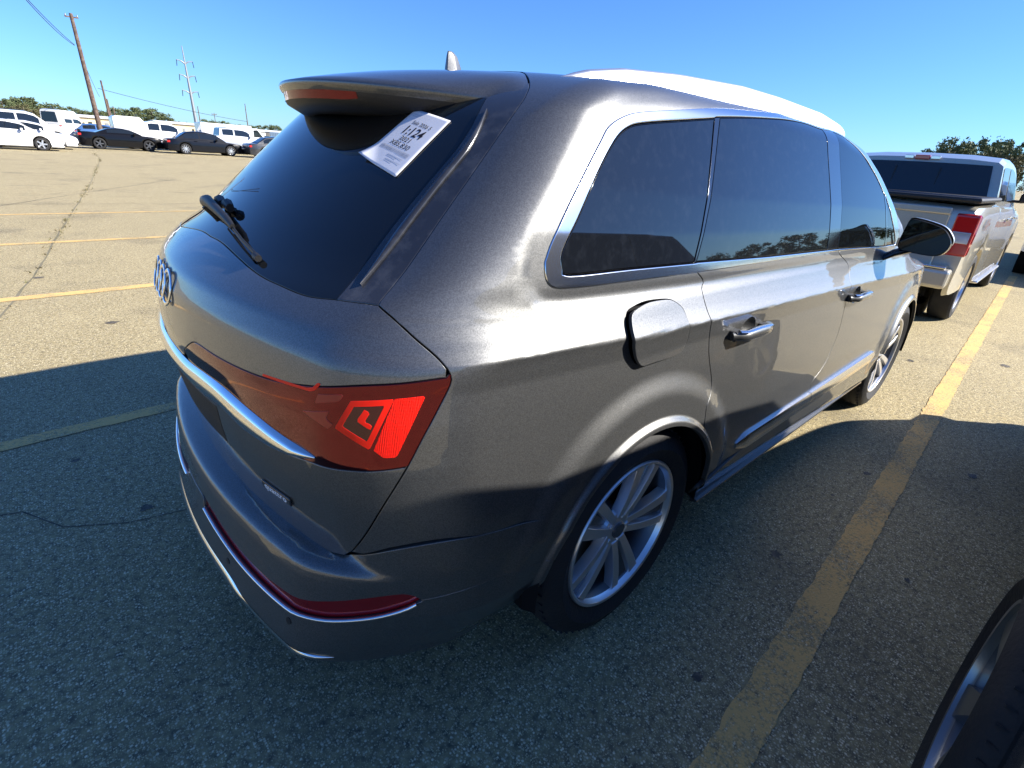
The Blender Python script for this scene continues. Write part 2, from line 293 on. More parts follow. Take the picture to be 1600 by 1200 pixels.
CV={
'cR':[(1.276,-0.886,1.227),(1.294,-0.888,1.21),(1.321,-0.89,1.194),(1.302,-0.901,1.171),(1.306,-0.922,1.131),(1.309,-0.938,1.103),(1.306,-0.946,1.089),(1.331,-0.946,1.022),(1.344,-0.95,0.973),(1.37,-0.955,0.915),(1.393,-0.959,0.865),(1.39,-0.967,0.831),(1.352,-0.982,0.8),(1.351,-0.986,0.754)],
'cB':[(2.543,-0.887,1.195),(2.678,-0.902,1.136),(2.665,-0.935,1.069),(2.667,-0.95,0.955),(2.669,-0.961,0.824),(2.605,-0.972,0.712),(2.524,-0.977,0.647),(2.464,-0.978,0.624)],
'cF':[(3.838,-0.898,1.096),(3.775,-0.936,1.02),(3.75,-0.956,0.85),(3.614,-0.979,0.68)],
'belt':[(1.276,-0.886,1.227),(1.772,-0.887,1.22),(2.522,-0.885,1.207),(3.513,-0.884,1.17)],
'winlow':[(0.656,-0.851,1.3),(0.656,-0.859,1.267),(0.677,-0.865,1.245),(0.755,-0.87,1.237),(0.953,-0.878,1.233),(1.276,-0.886,1.227)],
'winrear':[(0.656,-0.851,1.3),(0.684,-0.844,1.349),(0.774,-0.819,1.453),(0.877,-0.783,1.55),(0.921,-0.769,1.588),(0.991,-0.759,1.616),(1.072,-0.753,1.632),(1.267,-0.744,1.655),(1.494,-0.727,1.681)],
'wintop':[(1.494,-0.727,1.681),(1.843,-0.703,1.703),(2.317,-0.655,1.722),(2.564,-0.655,1.718),(2.744,-0.682,1.697),(3.004,-0.7,1.652),(3.187,-0.751,1.563),(3.359,-0.798,1.45),(3.526,-0.858,1.284),(3.555,-0.876,1.21)],
'qglass':[(1.441,-0.748,1.648),(1.26,-0.756,1.628),(1.064,-0.764,1.605),(0.994,-0.769,1.59),(0.932,-0.782,1.557),(0.842,-0.812,1.476),(0.764,-0.838,1.386),(0.721,-0.849,1.337),(0.704,-0.854,1.306),(0.709,-0.859,1.286),(0.725,-0.863,1.268),(0.953,-0.872,1.264),(1.256,-0.88,1.256)],
'rglass':[(1.48,-0.745,1.655),(1.805,-0.726,1.681),(2.22,-0.698,1.701),(2.441,-0.7,1.693),(2.377,-0.883,1.221),(1.769,-0.883,1.238),(1.271,-0.88,1.257)],
'fglass':[(2.602,-0.689,1.695),(2.809,-0.704,1.669),(2.974,-0.747,1.603),(3.139,-0.776,1.523),(3.258,-0.807,1.443),(3.298,-0.884,1.183),(2.518,-0.883,1.218)],
'tri':[(3.291,-0.813,1.426),(3.491,-0.875,1.215),(3.513,-0.882,1.181),(3.336,-0.883,1.184)],
'shut':[(0.931,-0.371,1.739),(0.942,-0.419,1.726),(0.833,-0.569,1.677),(0.78,-0.618,1.644),(0.733,-0.643,1.611),(0.602,-0.675,1.491),(0.485,-0.697,1.379),(0.382,-0.718,1.28),(0.306,-0.737,1.223),(0.318,-0.785,1.201),(0.339,-0.826,1.17),(0.359,-0.852,1.146),(0.37,-0.873,1.128),(0.378,-0.885,1.109),(0.378,-0.889,1.087),(0.351,-0.884,1.035),(0.319,-0.877,0.976),(0.285,-0.866,0.906),(0.246,-0.838,0.816),(0.217,-0.797,0.72),(0.197,-0.747,0.634),(0.187,-0.68,0.565)],
'light':[(0.05,-0.125,0.976),(0.056,-0.187,1.012),(0.063,-0.24,1.029),(0.081,-0.362,1.029),(0.11,-0.501,1.033),(0.138,-0.6,1.042),(0.172,-0.697,1.06),(0.226,-0.783,1.08),(0.291,-0.84,1.09),(0.372,-0.884,1.1),(0.352,-0.882,1.048),(0.284,-0.865,0.913),(0.232,-0.824,0.902),(0.195,-0.781,0.896),(0.155,-0.695,0.885),(0.124,-0.58,0.873),(0.099,-0.482,0.911),(0.071,-0.332,0.93),(0.053,-0.17,0.946)],
'lframe':[(0.216,-0.78,1.049),(0.28,-0.837,1.059),(0.231,-0.817,0.95),(0.188,-0.759,0.988)],
'lrefl':[(0.281,-0.838,1.059),(0.332,-0.869,1.065),(0.272,-0.853,0.936),(0.252,-0.838,0.933),(0.238,-0.823,0.949)],
'lline':[(0.116,-0.528,1.027),(0.159,-0.676,1.031),(0.165,-0.691,1.038),(0.174,-0.705,1.056)],
'larrow':[(0.233,-0.802,1.034),(0.24,-0.811,1.029),(0.229,-0.805,1.009),(0.24,-0.817,1.004),(0.236,-0.816,0.993),(0.219,-0.794,1.01)],
'lch1':[(0.177,-0.717,1.049),(0.208,-0.767,1.06),(0.201,-0.761,1.045),(0.171,-0.711,1.029)],
'lch2':[(0.155,-0.68,1.002),(0.185,-0.744,1.02),(0.178,-0.738,1.004),(0.186,-0.754,0.993),(0.179,-0.744,0.982),(0.165,-0.711,0.994)],
'chU':[(0.052,-0.157,0.954),(0.063,-0.273,0.96),(0.078,-0.373,0.958),(0.101,-0.489,0.939),(0.125,-0.593,0.921),(0.148,-0.673,0.912),(0.159,-0.712,0.905)],
'chL':[(0.049,-0.086,0.911),(0.054,-0.154,0.887),(0.075,-0.345,0.888),(0.098,-0.465,0.871),(0.124,-0.579,0.87),(0.147,-0.669,0.887),(0.159,-0.712,0.901)],
'glassB':[(0.314,-0.63,1.255),(0.259,-0.648,1.217),(0.227,-0.578,1.212),(0.206,-0.488,1.216),(0.189,-0.373,1.224),(0.181,-0.206,1.237),(0.187,-0.008,1.249)],
'glassR':[(0.259,-0.648,1.217),(0.314,-0.63,1.255),(0.394,-0.61,1.328),(0.499,-0.598,1.426),(0.623,-0.586,1.539),(0.73,-0.529,1.635)],
'split':[(0.197,-0.748,0.639),(0.266,-0.851,0.691),(0.36,-0.914,0.712),(0.527,-0.945,0.688),(0.708,-0.974,0.663)],
'val':[(0.314,-0.874,0.519),(0.425,-0.932,0.545),(0.651,-0.977,0.531)],
'rTop':[(0.023,-0.12,0.506),(0.028,-0.239,0.482),(0.041,-0.373,0.462),(0.063,-0.496,0.471),(0.072,-0.553,0.454),(0.106,-0.658,0.485),(0.156,-0.731,0.503),(0.243,-0.82,0.542),(0.283,-0.854,0.546),(0.314,-0.874,0.52)],
'rBot':[(0.28,-0.845,0.499),(0.225,-0.798,0.469),(0.152,-0.728,0.443),(0.103,-0.664,0.441),(0.068,-0.553,0.431),(0.039,-0.398,0.423),(0.022,-0.237,0.441),(0.015,-0.075,0.46)],
'fuel':[(0.954,-0.9,1.171),(1.015,-0.896,1.177),(1.104,-0.9,1.172),(1.143,-0.907,1.161),(1.18,-0.919,1.136),(1.19,-0.941,1.098),(1.201,-0.944,1.05),(1.186,-0.944,1.016),(1.141,-0.944,1.005),(1.014,-0.94,1.011),(0.968,-0.938,1.013),(0.944,-0.936,1.026),(0.92,-0.935,1.056),(0.902,-0.937,1.096),(0.906,-0.918,1.134),(0.92,-0.904,1.161)],
'sticker':[(0.631,-0.367,1.599),(0.639,-0.51,1.574),(0.488,-0.504,1.444),(0.487,-0.339,1.48)],
}
# ------------------------------------------------------------------ trimmed panels on the body surface
def cv(name,rev=False,smooth=True,d=.012):
    P=np.array(CV[name]) if isinstance(name,str) else np.array(name,float)
    if rev: P=P[::-1]
    if smooth and len(P)>2: P=catmull(P,5)
    return resamp(P,d)
def mir(P): 
    P=np.array(P)[::-1].copy(); P[:,1]*=-1; return P
def side(pts): # (x,z) -> point near the right side
    a=np.array(pts,float); return np.stack([a[:,0],-W(a[:,0],a[:,1]),a[:,1]],1)
def join(*segs):
    out=[]
    for s in segs:
        for p in s:
            if not out or np.linalg.norm(np.array(out[-1])-p)>.003: out.append(np.array(p))
    while np.linalg.norm(out[0]-out[-1])<.003: out.pop()
    return np.array(out)
def inpoly(poly,P):
    x,y=P[:,0],P[:,1]; c=np.zeros(len(P),bool); n=len(poly)
    for i in range(n):
        x1,y1=poly[i];x2,y2=poly[(i+1)%n]
        if y1==y2: continue
        m=((y1>y)!=(y2>y))&(x<(x2-x1)*(y-y1)/(y2-y1)+x1); c^=m
    return c
def area(p): x,y=p[:,0],p[:,1]; return .5*np.sum(x*np.roll(y,-1)-y*np.roll(x,-1))
def distpoly(poly,P):
    d=np.full(len(P),1e9); A=poly;B=np.roll(poly,-1,0)
    for a,b in zip(A,B):
        ab=b-a; t=np.clip(((P-a)@ab)/max(ab@ab,1e-12),0,1); d=np.minimum(d,np.linalg.norm(P-(a+t[:,None]*ab),axis=1))
    return d
SV=1.0
def panel(name,outer,m,parent,holes=(),k=0,gap=.0030,off=0.,du=.03,dv=.011,depth=.018,edge=.0016,mirror=False,xf=None,hemmat=None,label=None,holegap=None,rnd=True):
    loops=[]
    for li,lp in enumerate([outer]+list(holes)):
        lp=np.asarray(lp,float)
        uv=inv(lp,k)
        # keep azimuth continuous through the rear centre
        if li==0 or True:
            u=uv[:,0]; u=np.where((lp[:,1]>0)&(lp[:,0]<X0),np.where(u>0,u-2*np.pi,u),u); uv[:,0]=u
        P=S(uv[:,0],uv[:,1],k); n=N(P,k)
        T=np.roll(P,-1,0)-np.roll(P,1,0); T/=np.linalg.norm(T,axis=1,keepdims=True)+1e-9
        O=np.cross(T,n) ; O/=np.linalg.norm(O,axis=1,keepdims=True)+1e-9
        # orientation: outward of material
        q=inv(P+O*.002,k); q[:,0]=np.where(np.abs(q[:,0]-uv[:,0])>3,q[:,0]-2*np.pi,q[:,0])
        s=1 if (np.sum(area(uv))>0) else -1
        dn=np.roll(uv,-1,0)-np.roll(uv,1,0); nrm=np.stack([dn[:,1],-dn[:,0]],1)*s
        sg=np.sign(np.sum((q-uv)*nrm)); O=O*sg            # O points away from polygon interior
        if li>0: O=-O                                       # for holes material lies outside
        g=gap if li==0 or holegap is None else holegap
        P2=P-O*g; uv2=inv(P2,k); uv2[:,0]=np.where((P2[:,1]>0)&(P2[:,0]<X0),np.where(uv2[:,0]>0,uv2[:,0]-2*np.pi,uv2[:,0]),uv2[:,0])
        loops.append((uv2,O))
    ou=loops[0][0]; lo=ou.min(0);hi=ou.max(0)
    gu=np.arange(lo[0]+du/2,hi[0],du); gv=np.arange(lo[1]+dv/2,hi[1],dv)
    G=np.stack(np.meshgrid(gu,gv),-1).reshape(-1,2); G=G+(rng.random(G.shape)-.5)*np.array([du,dv])*.02
    ok=inpoly(ou,G)
    for h,_ in loops[1:]: ok&=~inpoly(h,G)
    G=G[ok]
    sc=np.array([1,du/dv])
    dd=np.full(len(G),1e9)
    for h,_ in loops: dd=np.minimum(dd,distpoly(h*sc,G*sc))
    G=G[dd>du*.35]
    if lo[1]<-.05 or k:
        for cx in(1.055,4.075):
            rr_=np.array([.418,.424,.430,.436,.442,.448,.455,.464,.476]); tt=np.radians(np.arange(-20,200,.55))
            A=np.array([(cx+r*math.cos(t),.385+r*math.sin(t)) for r in rr_ for t in tt]); A=inv(side(A),k)
            A=A[inpoly(ou,A)]
            if len(A):
                d2=np.full(len(A),1e9)
                for h,_ in loops: d2=np.minimum(d2,distpoly(h*sc,A*sc))
                A=A[d2>.003]
                P_=S(G[:,0],G[:,1],k); r_=np.hypot(P_[:,0]-cx,P_[:,2]-.385); G=G[(r_<.41)|(r_>.484)]
                G=np.vstack([G,A])
    if hi[1]>.22 and name in('rear_quarter_panel','rear_door','front_door'):
        D=resamp(np.vstack([_DL,_DL[:1]]),.007); T=np.roll(D,-1,0)-np.roll(D,1,0); T/=np.linalg.norm(T,axis=1,keepdims=True)+1e-9; O=np.stack([T[:,1],-T[:,0]],1)
        A=np.vstack([D+O*r for r in(.018,.025,.032,.039,.046,.053,.060,.067,.075,.083)]); A=A[(A[:,1]>1.1)&(A[:,1]<1.735)]
        A3=side(A); A3=hit(np.stack([A[:,0],0*A[:,0],A[:,1]],1),np.tile(np.array([0,-1.,0]),(len(A),1))); A=inv(A3,k); A=A[inpoly(ou,A)]
        if len(A):
            d2=np.full(len(A),1e9)
            for h,_ in loops: d2=np.minimum(d2,distpoly(h*sc,A*sc))
            A=A[d2>.003]; P_=S(G[:,0],G[:,1],k); P2_=np.stack([P_[:,0],P_[:,2]],1); dd_=distpoly(_DL,P2_); G=G[(dd_<.012)|(dd_>.089)]; G=np.vstack([G,A])
    pts=[];edges=[];bo=[]
    for h,O in loops:
        b=len(pts); pts+=list(h); edges+=[(b+i,b+(i+1)%len(h)) for i in range(len(h))]
    nb=len(pts); allp=np.array(pts+list(G))
    r=delaunay_2d_cdt([Vector((p[0],p[1]*sc[1])) for p in allp],edges,[],0,1e-7)
    vc=np.array([(v.x,v.y/sc[1]) for v in r[0]]); tri=np.array([f for f in r[2]])
    src=r[3]
    cen=vc[tri].mean(1); keep=inpoly(ou,cen)
    for h,_ in loops[1:]: keep&=~inpoly(h,cen)
    tri=tri[keep]
    Pv=S(vc[:,0],vc[:,1],k); Nv=N(Pv,k)
    # map boundary index
    mp={}
    for i,s_ in enumerate(src):
        for q in s_:
            if q<nb: mp[q]=i
    # orientation of triangles
    a,b,c=Pv[tri[:,0]],Pv[tri[:,1]],Pv[tri[:,2]]
    fl=np.sum(np.cross(b-a,c-a)*Nv[tri[:,0]],1)<0; tri[fl]=tri[fl][:,::-1]
    V=[*(Pv+Nv*off)];NN=[*Nv];Fc=[tuple(t) for t in tri];mi=[0]*len(Fc)
    base=0
    for h,O in loops:
        L=len(h); i0=[mp.get(base+i) for i in range(L)]
        st=len(V); 
        for i in range(L):
            j=i0[i]; p=Pv[j];n=Nv[j];o=O[i]
            V.append(p+n*(off-edge*.9)+o*edge); NN.append((n*.5+o)/np.linalg.norm(n*.5+o))
            V.append(p+n*(off-depth)+o*edge); NN.append(o)
            V.append(p+n*(off-edge*.25)+o*edge*.65); NN.append((n+o*.7)/np.linalg.norm(n+o*.7))
        for i in range(L):
            j=(i+1)%L
            A0,B0=i0[i],i0[j];Am,Bm=st+3*i+2,st+3*j+2;A1,B1=st+3*i,st+3*j;A2,B2=A1+1,B1+1
            for f in ((A0,B0,Bm,Am),(Am,Bm,B1,A1)):
                p=[np.array(V[x]) for x in f]; cr=np.cross(p[1]-p[0],p[2]-p[0])+np.cross(p[2]-p[0],p[3]-p[0])
                if np.dot(cr,NN[A1])<0: f=f[::-1]
                Fc.append(f); mi.append(0)
            f=(A1,B1,B2,A2); p=[np.array(V[x]) for x in f]; cr=np.cross(p[1]-p[0],p[2]-p[0])
            if np.dot(cr,O[i])<0: f=f[::-1]
            Fc.append(f); mi.append(1)
        base+=L
    V=np.array(V);NN=np.array(NN)
    if xf is not None: V,NN=xf(V,NN)
    o=mk(name,V,Fc,m,parent,True,NN,[hemmat or M['hem']],mi)
    if label: o['label']=label
    if mirror:
        V2=V.copy();V2[:,1]*=-1;N2=NN.copy();N2[:,1]*=-1
        mk(name,V2,[f[::-1] for f in Fc],m,parent,True,N2,[hemmat or M['hem']],mi)
    return o
# ------------------------------------------------------------------ the grey SUV
AX,AZ_,AR=1.055,.385,.412     # rear wheel centre and arch radius
FX=4.075
def arc(cx,a0,a1,n=24,r=AR):
    t=np.radians(np.linspace(a0,a1,n)); return side(np.stack([cx+r*np.cos(t),AZ_+r*np.sin(t)],1))
suv=thing('parked_suv','dark grey metallic SUV filling the foreground, paper sale tag on its rear window','SUV',(0,0,0))
C_={}
sh=np.array(CV['shut']); sh[-2]=(.193,-.765,.652); sh=sh[1:-1]
SH=np.vstack([catmull(sh[:6],5)[:-1],resamp(sh[5:8],.03)[:-1],catmull(sh[7:],5)]); SH=resamp(SH,.012)
cR=resamp(np.vstack([catmull(np.array([CV['cR'][i] for i in (0,2,3,5,7,8,9,10,11,12,13)]),5),side([(1.353,.70),(1.3465,.676)])]),.012)
DLOout=join(cv('winlow',rev=True),cv('winrear'),cv('wintop'))       # belt front of quarter -> round -> A pillar foot
gut=np.array([(3.62,-.80,1.26),(3.45,-.755,1.42),(3.25,-.70,1.57),(3.05,-.665,1.675),(2.85,-.645,1.725),(2.4,-.635,1.765),(1.8,-.635,1.775),(1.3,-.635,1.765),(1.05,-.63,1.75)])
gut=resamp(catmull(gut,5),.02)
qp=join(SH, cv([(.20,-.80,.655),(.26,-.861,.699),(.355,-.92,.716),(.526,-.946,.689),(.752,-.973,.662)]), arc(AX,137.5,43.9), cR[::-1], DLOout, cv([(3.545,-.878,1.205),(3.66,-.84,1.205)],smooth=False), gut, cv([(.995,-.53,1.75),tuple(SH[0])],smooth=False))
fuel=catmull(CV['fuel'],3,True)
panel('rear_quarter_panel',qp,M['grey'],suv,[fuel],du=.020,dv=.0075,mirror=True,holegap=0.)
# fuel flap: slightly ajar, hinged on its front edge
def flapxf(V,NN):
    a=math.radians(4.0); o=np.array([1.20,-.945,1.09]); R=np.array([[math.cos(a),-math.sin(a),0],[math.sin(a),math.cos(a),0],[0,0,1]])
    return (V-o)@R.T+o,NN@R.T
panel('fuel_flap',fuel,M['grey'],suv,gap=.003,edge=.0012,depth=.010,xf=flapxf,label='fuel filler flap standing slightly ajar')
fw=[];nf=len(fuel)
fuv=inv(fuel);P0=S(fuv[:,0],fuv[:,1]);n0=N(P0)
V=[*(P0-n0*.001),*(P0-n0*.035),P0.mean(0)-n0.mean(0)*.035]
mk('fuel_pocket',V,[(i,(i+1)%nf,nf+(i+1)%nf,nf+i) for i in range(nf)]+[(nf+i,nf+(i+1)%nf,2*nf) for i in range(nf)],M['gap'],suv,False)
# doors with handle dishes
def dish(x,z,rx=.055,rz=.043,n=28):
    t=np.linspace(0,2*np.pi,n,endpoint=False); t2=-t
    return side(np.stack([x+rx*np.cos(t2),z+rz*np.sin(t2)],1))
def dishmesh(x,z,nm,rx=.055,rz=.043,dep=.022):
    V=[];Fc=[];K=28;R=7
    for i in range(R+1):
        f=1-i/R
        for j in range(K):
            t=2*np.pi*j/K; xx=x+rx*f*np.cos(t);zz=z+rz*f*np.sin(t); y=-W(np.array(xx),np.array(zz))+dep*(1-f*f)**1.0
            V.append((xx,float(y),zz))
    for i in range(R):
        for j in range(K): Fc.append((i*K+j,i*K+(j+1)%K,(i+1)*K+(j+1)%K,(i+1)*K+j))
    Fc.append(tuple(R*K+j for j in range(K)))
    o=mk(nm,V,Fc,M['grey'],suv); return o
def handle(x,z,L=.27,side_=1):
    """strap handle: bar carried by two feet, upper half bright"""
    y0=-float(W(np.array(x),np.array(z)))
    bm=bmesh.new(); pts=[]
    for i in range(13):
        t=i/12; xx=x-L/2+L*t; out=.036*min(1,math.sin(math.pi*min(max(t,.04),.96))*2.2)
        pts.append((xx,y0-out-.004,z-.006*t+.004*math.sin(math.pi*t)))
    tube(bm,pts,[(.008+.007*math.sin(math.pi*min(1,max(0,.08+.84*i/12))),.011+.009*math.sin(math.pi*(.1+.8*i/12))) for i in range(13)],12)
    h=frombm('door_handle',bm,M['grey'],suv,True,angle=60)
    bm=bmesh.new(); p2=[(p[0],p[1]-.002,p[2]+.0165) for p in pts[1:-1]]
    tube(bm,p2,(.0115,.0045),8); frombm('handle_trim',bm,M['chrome'],h,True)
    bm=bmesh.new(); box(bm,(x-L/2+.03,y0-.012,z),(.05,.03,.034)); frombm('handle_foot',bm,M['plastic'],h,bevel=.005)
    bm=bmesh.new(); box(bm,(x+L/2-.028,y0-.010,z-.006),(.04,.026,.026)); frombm('handle_foot',bm,M['plastic'],h,bevel=.005)
    return h
H1=(1.60,1.012);H2=(2.80,.985)
belt=cv('belt'); bd=.006
cB=resamp(np.vstack([catmull(np.array([CV['cB'][i] for i in(0,1,2,3,4,5,6,7)]),5),side([(2.44,.60),(2.43,.50)])]),.012)
b1=belt[belt[:,0]<cB[0,0]]
rd=join(cR[::-1],b1,cB,side([(2.2,.478),(1.9,.468),(1.7,.458),(1.56,.452)]),arc(AX,11,43.9,14,AR+.105)[0:1]*0+side([(1.52,.47)]),side([(1.515,.55),(1.48,.60),(1.42,.655),(1.365,.69)]) )
rd=join(cR[::-1],b1,cB,side([(2.2,.478),(1.9,.468),(1.7,.458),(1.59,.455)]),catmull(side([(1.56,.46),(1.535,.53),(1.50,.585),(1.45,.63),(1.40,.66),(1.362,.672)]),4))
rd=join(cR[::-1],b1,cB,side([(2.2,.478),(1.9,.468),(1.7,.458),(1.52,.452)]),arc(AX,9.5,43.4,16))
panel('rear_door',rd,M['grey'],suv,[dish(*H1)],du=.035,dv=.0075,mirror=True,holegap=0)
dishmesh(*H1,'handle_recess'); handle(H1[0]-.01,H1[1])
cF=resamp(np.vstack([catmull(np.array(CV['cF']),5),side([(3.50,.53),(3.49,.50)])]),.012)
b2=belt[belt[:,0]>cB[0,0]]
fd=join(cB[::-1],b2,side([(3.62,1.165),(3.77,1.135)]),cF,side([(3.2,.487),(2.8,.485)]))
panel('front_door',fd,M['grey'],suv,[dish(*H2)],du=.035,dv=.0075,mirror=True,holegap=0)
dishmesh(*H2,'handle_recess'); handle(H2[0]-.01,H2[1])
fen=join(cF[::-1],side([(3.80,1.128),(4.1,1.10),(4.5,1.04),(4.85,.93)]),side([(4.88,.80),(4.88,.6),(4.80,.45),(4.60,.40)]),arc(FX,2,163,30),side([(3.60,.50)]))
panel('front_fender',fen,M['grey'],suv,mirror=True)
sill=join(side([(1.47,.448),(1.8,.462),(2.4,.475),(3.1,.482),(3.62,.49)]),side([(3.66,.40),(3.62,.33),(3.0,.30),(2.2,.29),(1.55,.29),(1.50,.34)]))
panel('sill_panel',sill,M['grey'],suv,mirror=True)
# tailgate
gB=np.array(CV['glassB'])[1:]; gBr=resamp(catmull(np.vstack([[rearpt(.03,1.249)],[rearpt(-.12,1.248)],gB[::-1][gB[::-1][:,1]<-.22]]),5),.012)
gBr=gBr[gBr[:,1]<=0.0]
lt=np.array(CV['light']); ltT=resamp(catmull(lt[:10],5),.012); ltB=resamp(catmull(lt[11:],5),.012)
i_top=np.argmin(np.linalg.norm(SH-lt[9],axis=1)); i_bot=np.argmin(np.linalg.norm(SH-lt[11],axis=1))
i_dp=np.argmin(np.linalg.norm(SH-np.array(CV['shut'][8]),axis=1))
half=join(gBr, resamp([gB[0],SH[i_dp]],.012), SH[i_dp:i_top], ltT[::-1], resamp([ltT[0],rearpt(-.105,.953),rearpt(0,.953)],.012))
up=join(half,mir(half))
panel('tailgate',up,M['grey'],suv,gap=.0038)
halfL=join(resamp([rearpt(0,.944),rearpt(-.12,.944)],.012),ltB[::-1],SH[i_bot:],resamp([(.185,-.74,.625),(.165,-.70,.600),(.12,-.5,.588),(.10,-.3,.586),(.095,0,.586)],.012))
panel('tailgate_lower_panel',join(halfL,mir(halfL)),M['grey'],suv,gap=.0035)
lens=join(ltT,SH[i_top:i_bot+1],ltB)
for s_ in (1,-1):
    pass
tl=panel('tail_lamp',lens,M['redlens'],suv,du=.015,gap=.0015,edge=.002)
def sub(name,pts,m,parent,off=.0007,**k):
    return panel(name,resamp(np.vstack([pts,pts[:1]]),.008)[:-1],m,parent,off=off,gap=0,edge=.0005,depth=.002,du=.01,dv=.01,**k)
fr=np.array(CV['lframe']); fc=fr.mean(0); inn=fc+(fr-fc)*.72
def dens(p): return resamp(np.vstack([p,p[:1]]),.006)[:-1]
panel('lamp_frame',dens(fr),M['redhot'],tl,[dens(inn)],off=.0008,gap=0,edge=.0004,depth=.001,du=.01,dv=.01)
sub('lamp_pocket',fc+(fr-fc)*.70,M['reddark'],tl,.0003)
sub('lamp_arrow',np.array(CV['larrow']),M['redhot'],tl)
sub('lamp_reflector',np.array(CV['lrefl']),M['honey'],tl)
sub('lamp_light_guide',np.array([(.109,-.557,1.041),(.147,-.713,1.051),(.153,-.727,1.057),(.161,-.741,1.075),(.157,-.733,1.075),(.150,-.722,1.061),(.144,-.707,1.056),(.109,-.557,1.046)]),M['redhot'],tl)
sub('lamp_chevron',np.array(CV['lch1']),M['reddim'],tl); sub('lamp_chevron',np.array(CV['lch2']),M['reddim'],tl)
# mirrored lamp on the far side
V=[]; me=tl.data.copy(); 
l2=link('tail_lamp',me,suv); 
for v in me.vertices: v.co.y*=-1
me.flip_normals()
# chrome strip from lamp to lamp
def strip(name,cU,cL,m,bulge=.018,ends=True,par=suv,n=60,k=0):
    U=cU;L=cL;K=9;t=np.linspace(0,1,K)[None,:,None]
    P=(U[:,None]*(1-t)+L[:,None]*t).reshape(-1,3); uv=inv(P,k); q=S(uv[:,0],uv[:,1],k); nn=N(q,k)
    wd=np.repeat(np.linalg.norm(U-L,axis=1),K); tt=np.tile(np.linspace(0,1,K),len(U))
    V=q+nn*(.0005+np.minimum(bulge,wd*.5)*np.abs(np.sin(np.pi*tt))**.6)[:,None]; Fc=[]
    for i in range(len(U)-1):
        for j in range(K-1): Fc.append((i*K+j,i*K+j+1,(i+1)*K+j+1,(i+1)*K+j))
    o=mk(name,V,Fc,m,par); bm=bmesh.new();bm.from_mesh(o.data);bmesh.ops.recalc_face_normals(bm,faces=bm.faces);bm.to_mesh(o.data);bm.free()
    o.data.polygons.foreach_set('use_smooth',[True]*len(o.data.polygons)); return o
cu=np.array([rearpt(0,.955)]+CV['chU']); cl=np.array([rearpt(y,.893) for y in(0,-.14,-.26,-.37)]+CV['chL'][3:])
cu=resamp(catmull(cu,6),.01); cl=resamp(catmull(cl,6),.01); nn_=70
ix=lambda A:np.stack([np.interp(np.linspace(0,1,nn_),np.linspace(0,1,len(A)),A[:,k]) for k in range(3)],1)
cu,cl=ix(cu),ix(cl)
CU=np.vstack([mir(cu)[:-1],cu]);CL=np.vstack([mir(cl)[:-1],cl])
CU=np.vstack([CU]);strip('chrome_light_bar',CU,CL,M['chrome'],.016)
# licence plate niche: flat dark patch painted in for the shaded recess
bm=bmesh.new(); pl=[]
panel('plate_recess_patch',dens(np.array([(.05,-.30,.872),(.05,-.275,.742),(.05,.275,.742),(.05,.30,.872)])),M['plastic'],suv,off=.001,gap=0,edge=.001,depth=.003)
# rear glass and pillar trims
gR=np.array(CV['glassR']); gR=resamp(catmull(np.vstack([gR[:1],gR[2:]]),5),.015)
top=resamp(catmull([tuple(gR[-1]),rearpt(-.42,1.64),rearpt(-.2,1.645),rearpt(0,1.645)],5),.02)
hg=join(gBr,gR,top)
panel('rear_window',join(hg,mir(hg)),M['glass'],suv,gap=.002,edge=.002)
i_s=np.argmin(np.linalg.norm(SH-np.array(CV['shut'][2]),axis=1))
pt=join(gR[::-1],resamp([gR[0],SH[i_dp]],.012),SH[i_s:i_dp+1][::-1],)
panel('pillar_trim',pt,M['gloss'],suv,mirror=True,edge=.003)
# raised ridge along the pillar trim, next to the glass
rp=gR[3:-4]; bm=bmesh.new()
q=[]
for i,p in enumerate(rp):
    n=N(p[None])[0]; tt=i/(len(rp)-1); o_=np.array([.012,-.030,.0])*(1-.3*tt)
    uv=inv((p+o_)[None]); s_=S(uv[:,0],uv[:,1])[0]; q.append(s_+n*(.001))
tube(bm,q,[(.012*(min(1,4*i/len(q),4*(len(q)-1-i)/len(q))+.05),.007) for i in range(len(q))],10)
frombm('pillar_ridge',bm,M['gloss'],suv,True,angle=80)
# ---- side glazing
qg=[np.array(p) for p in CV['qglass']]; rg=[np.array(p) for p in CV['rglass']]; fg=[np.array(p) for p in CV['fglass']]; tr=[np.array(p) for p in CV['tri']]
inner=join(resamp(catmull(qg,4),.012), resamp([qg[-1],rg[6],rg[5],rg[4],fg[6],fg[5],tr[3],tr[2]],.02), resamp(catmull([tr[2]]+[tr[1]]+[tr[0],fg[4],fg[3],fg[2],fg[1],fg[0],rg[3],rg[2],rg[1],rg[0],qg[0]],4),.015))
outer_=join(cv('belt',rev=True),DLOout)
panel('window_surround',outer_,M['chrome'],suv,[inner],off=.0035,gap=.001,holegap=.0065,edge=.003,mirror=True,hemmat=M['gap'],du=.02,dv=.012)
gls={'q':resamp(np.vstack([catmull(qg,4),qg[0]]),.012)[:-1]}
inset=.006
def ring(pts,sm=0): return resamp(np.vstack([pts,pts[:1]]),.012)[:-1]
rgl=ring(np.vstack([catmull(rg[:4],5),[rg[4],rg[5],rg[6]]])); fgl=ring(np.vstack([catmull(fg[:5],5),[fg[5],fg[6]]])); tgl=ring(np.array(tr))
panel('window_pillar',inner,M['pillar'],suv,[gls['q'],rgl,fgl,tgl],off=.001,gap=.001,holegap=.004,edge=.001,mirror=True,hemmat=M['gap'],du=.02)
panel('quarter_window',gls['q'],M['glassdusty'],suv,gap=.003,mirror=True,edge=.001)
panel('door_window',rgl,M['glassdusty'],suv,gap=.003,mirror=True,edge=.001)
panel('door_window',fgl,M['glass'],suv,gap=.003,mirror=True,edge=.001)
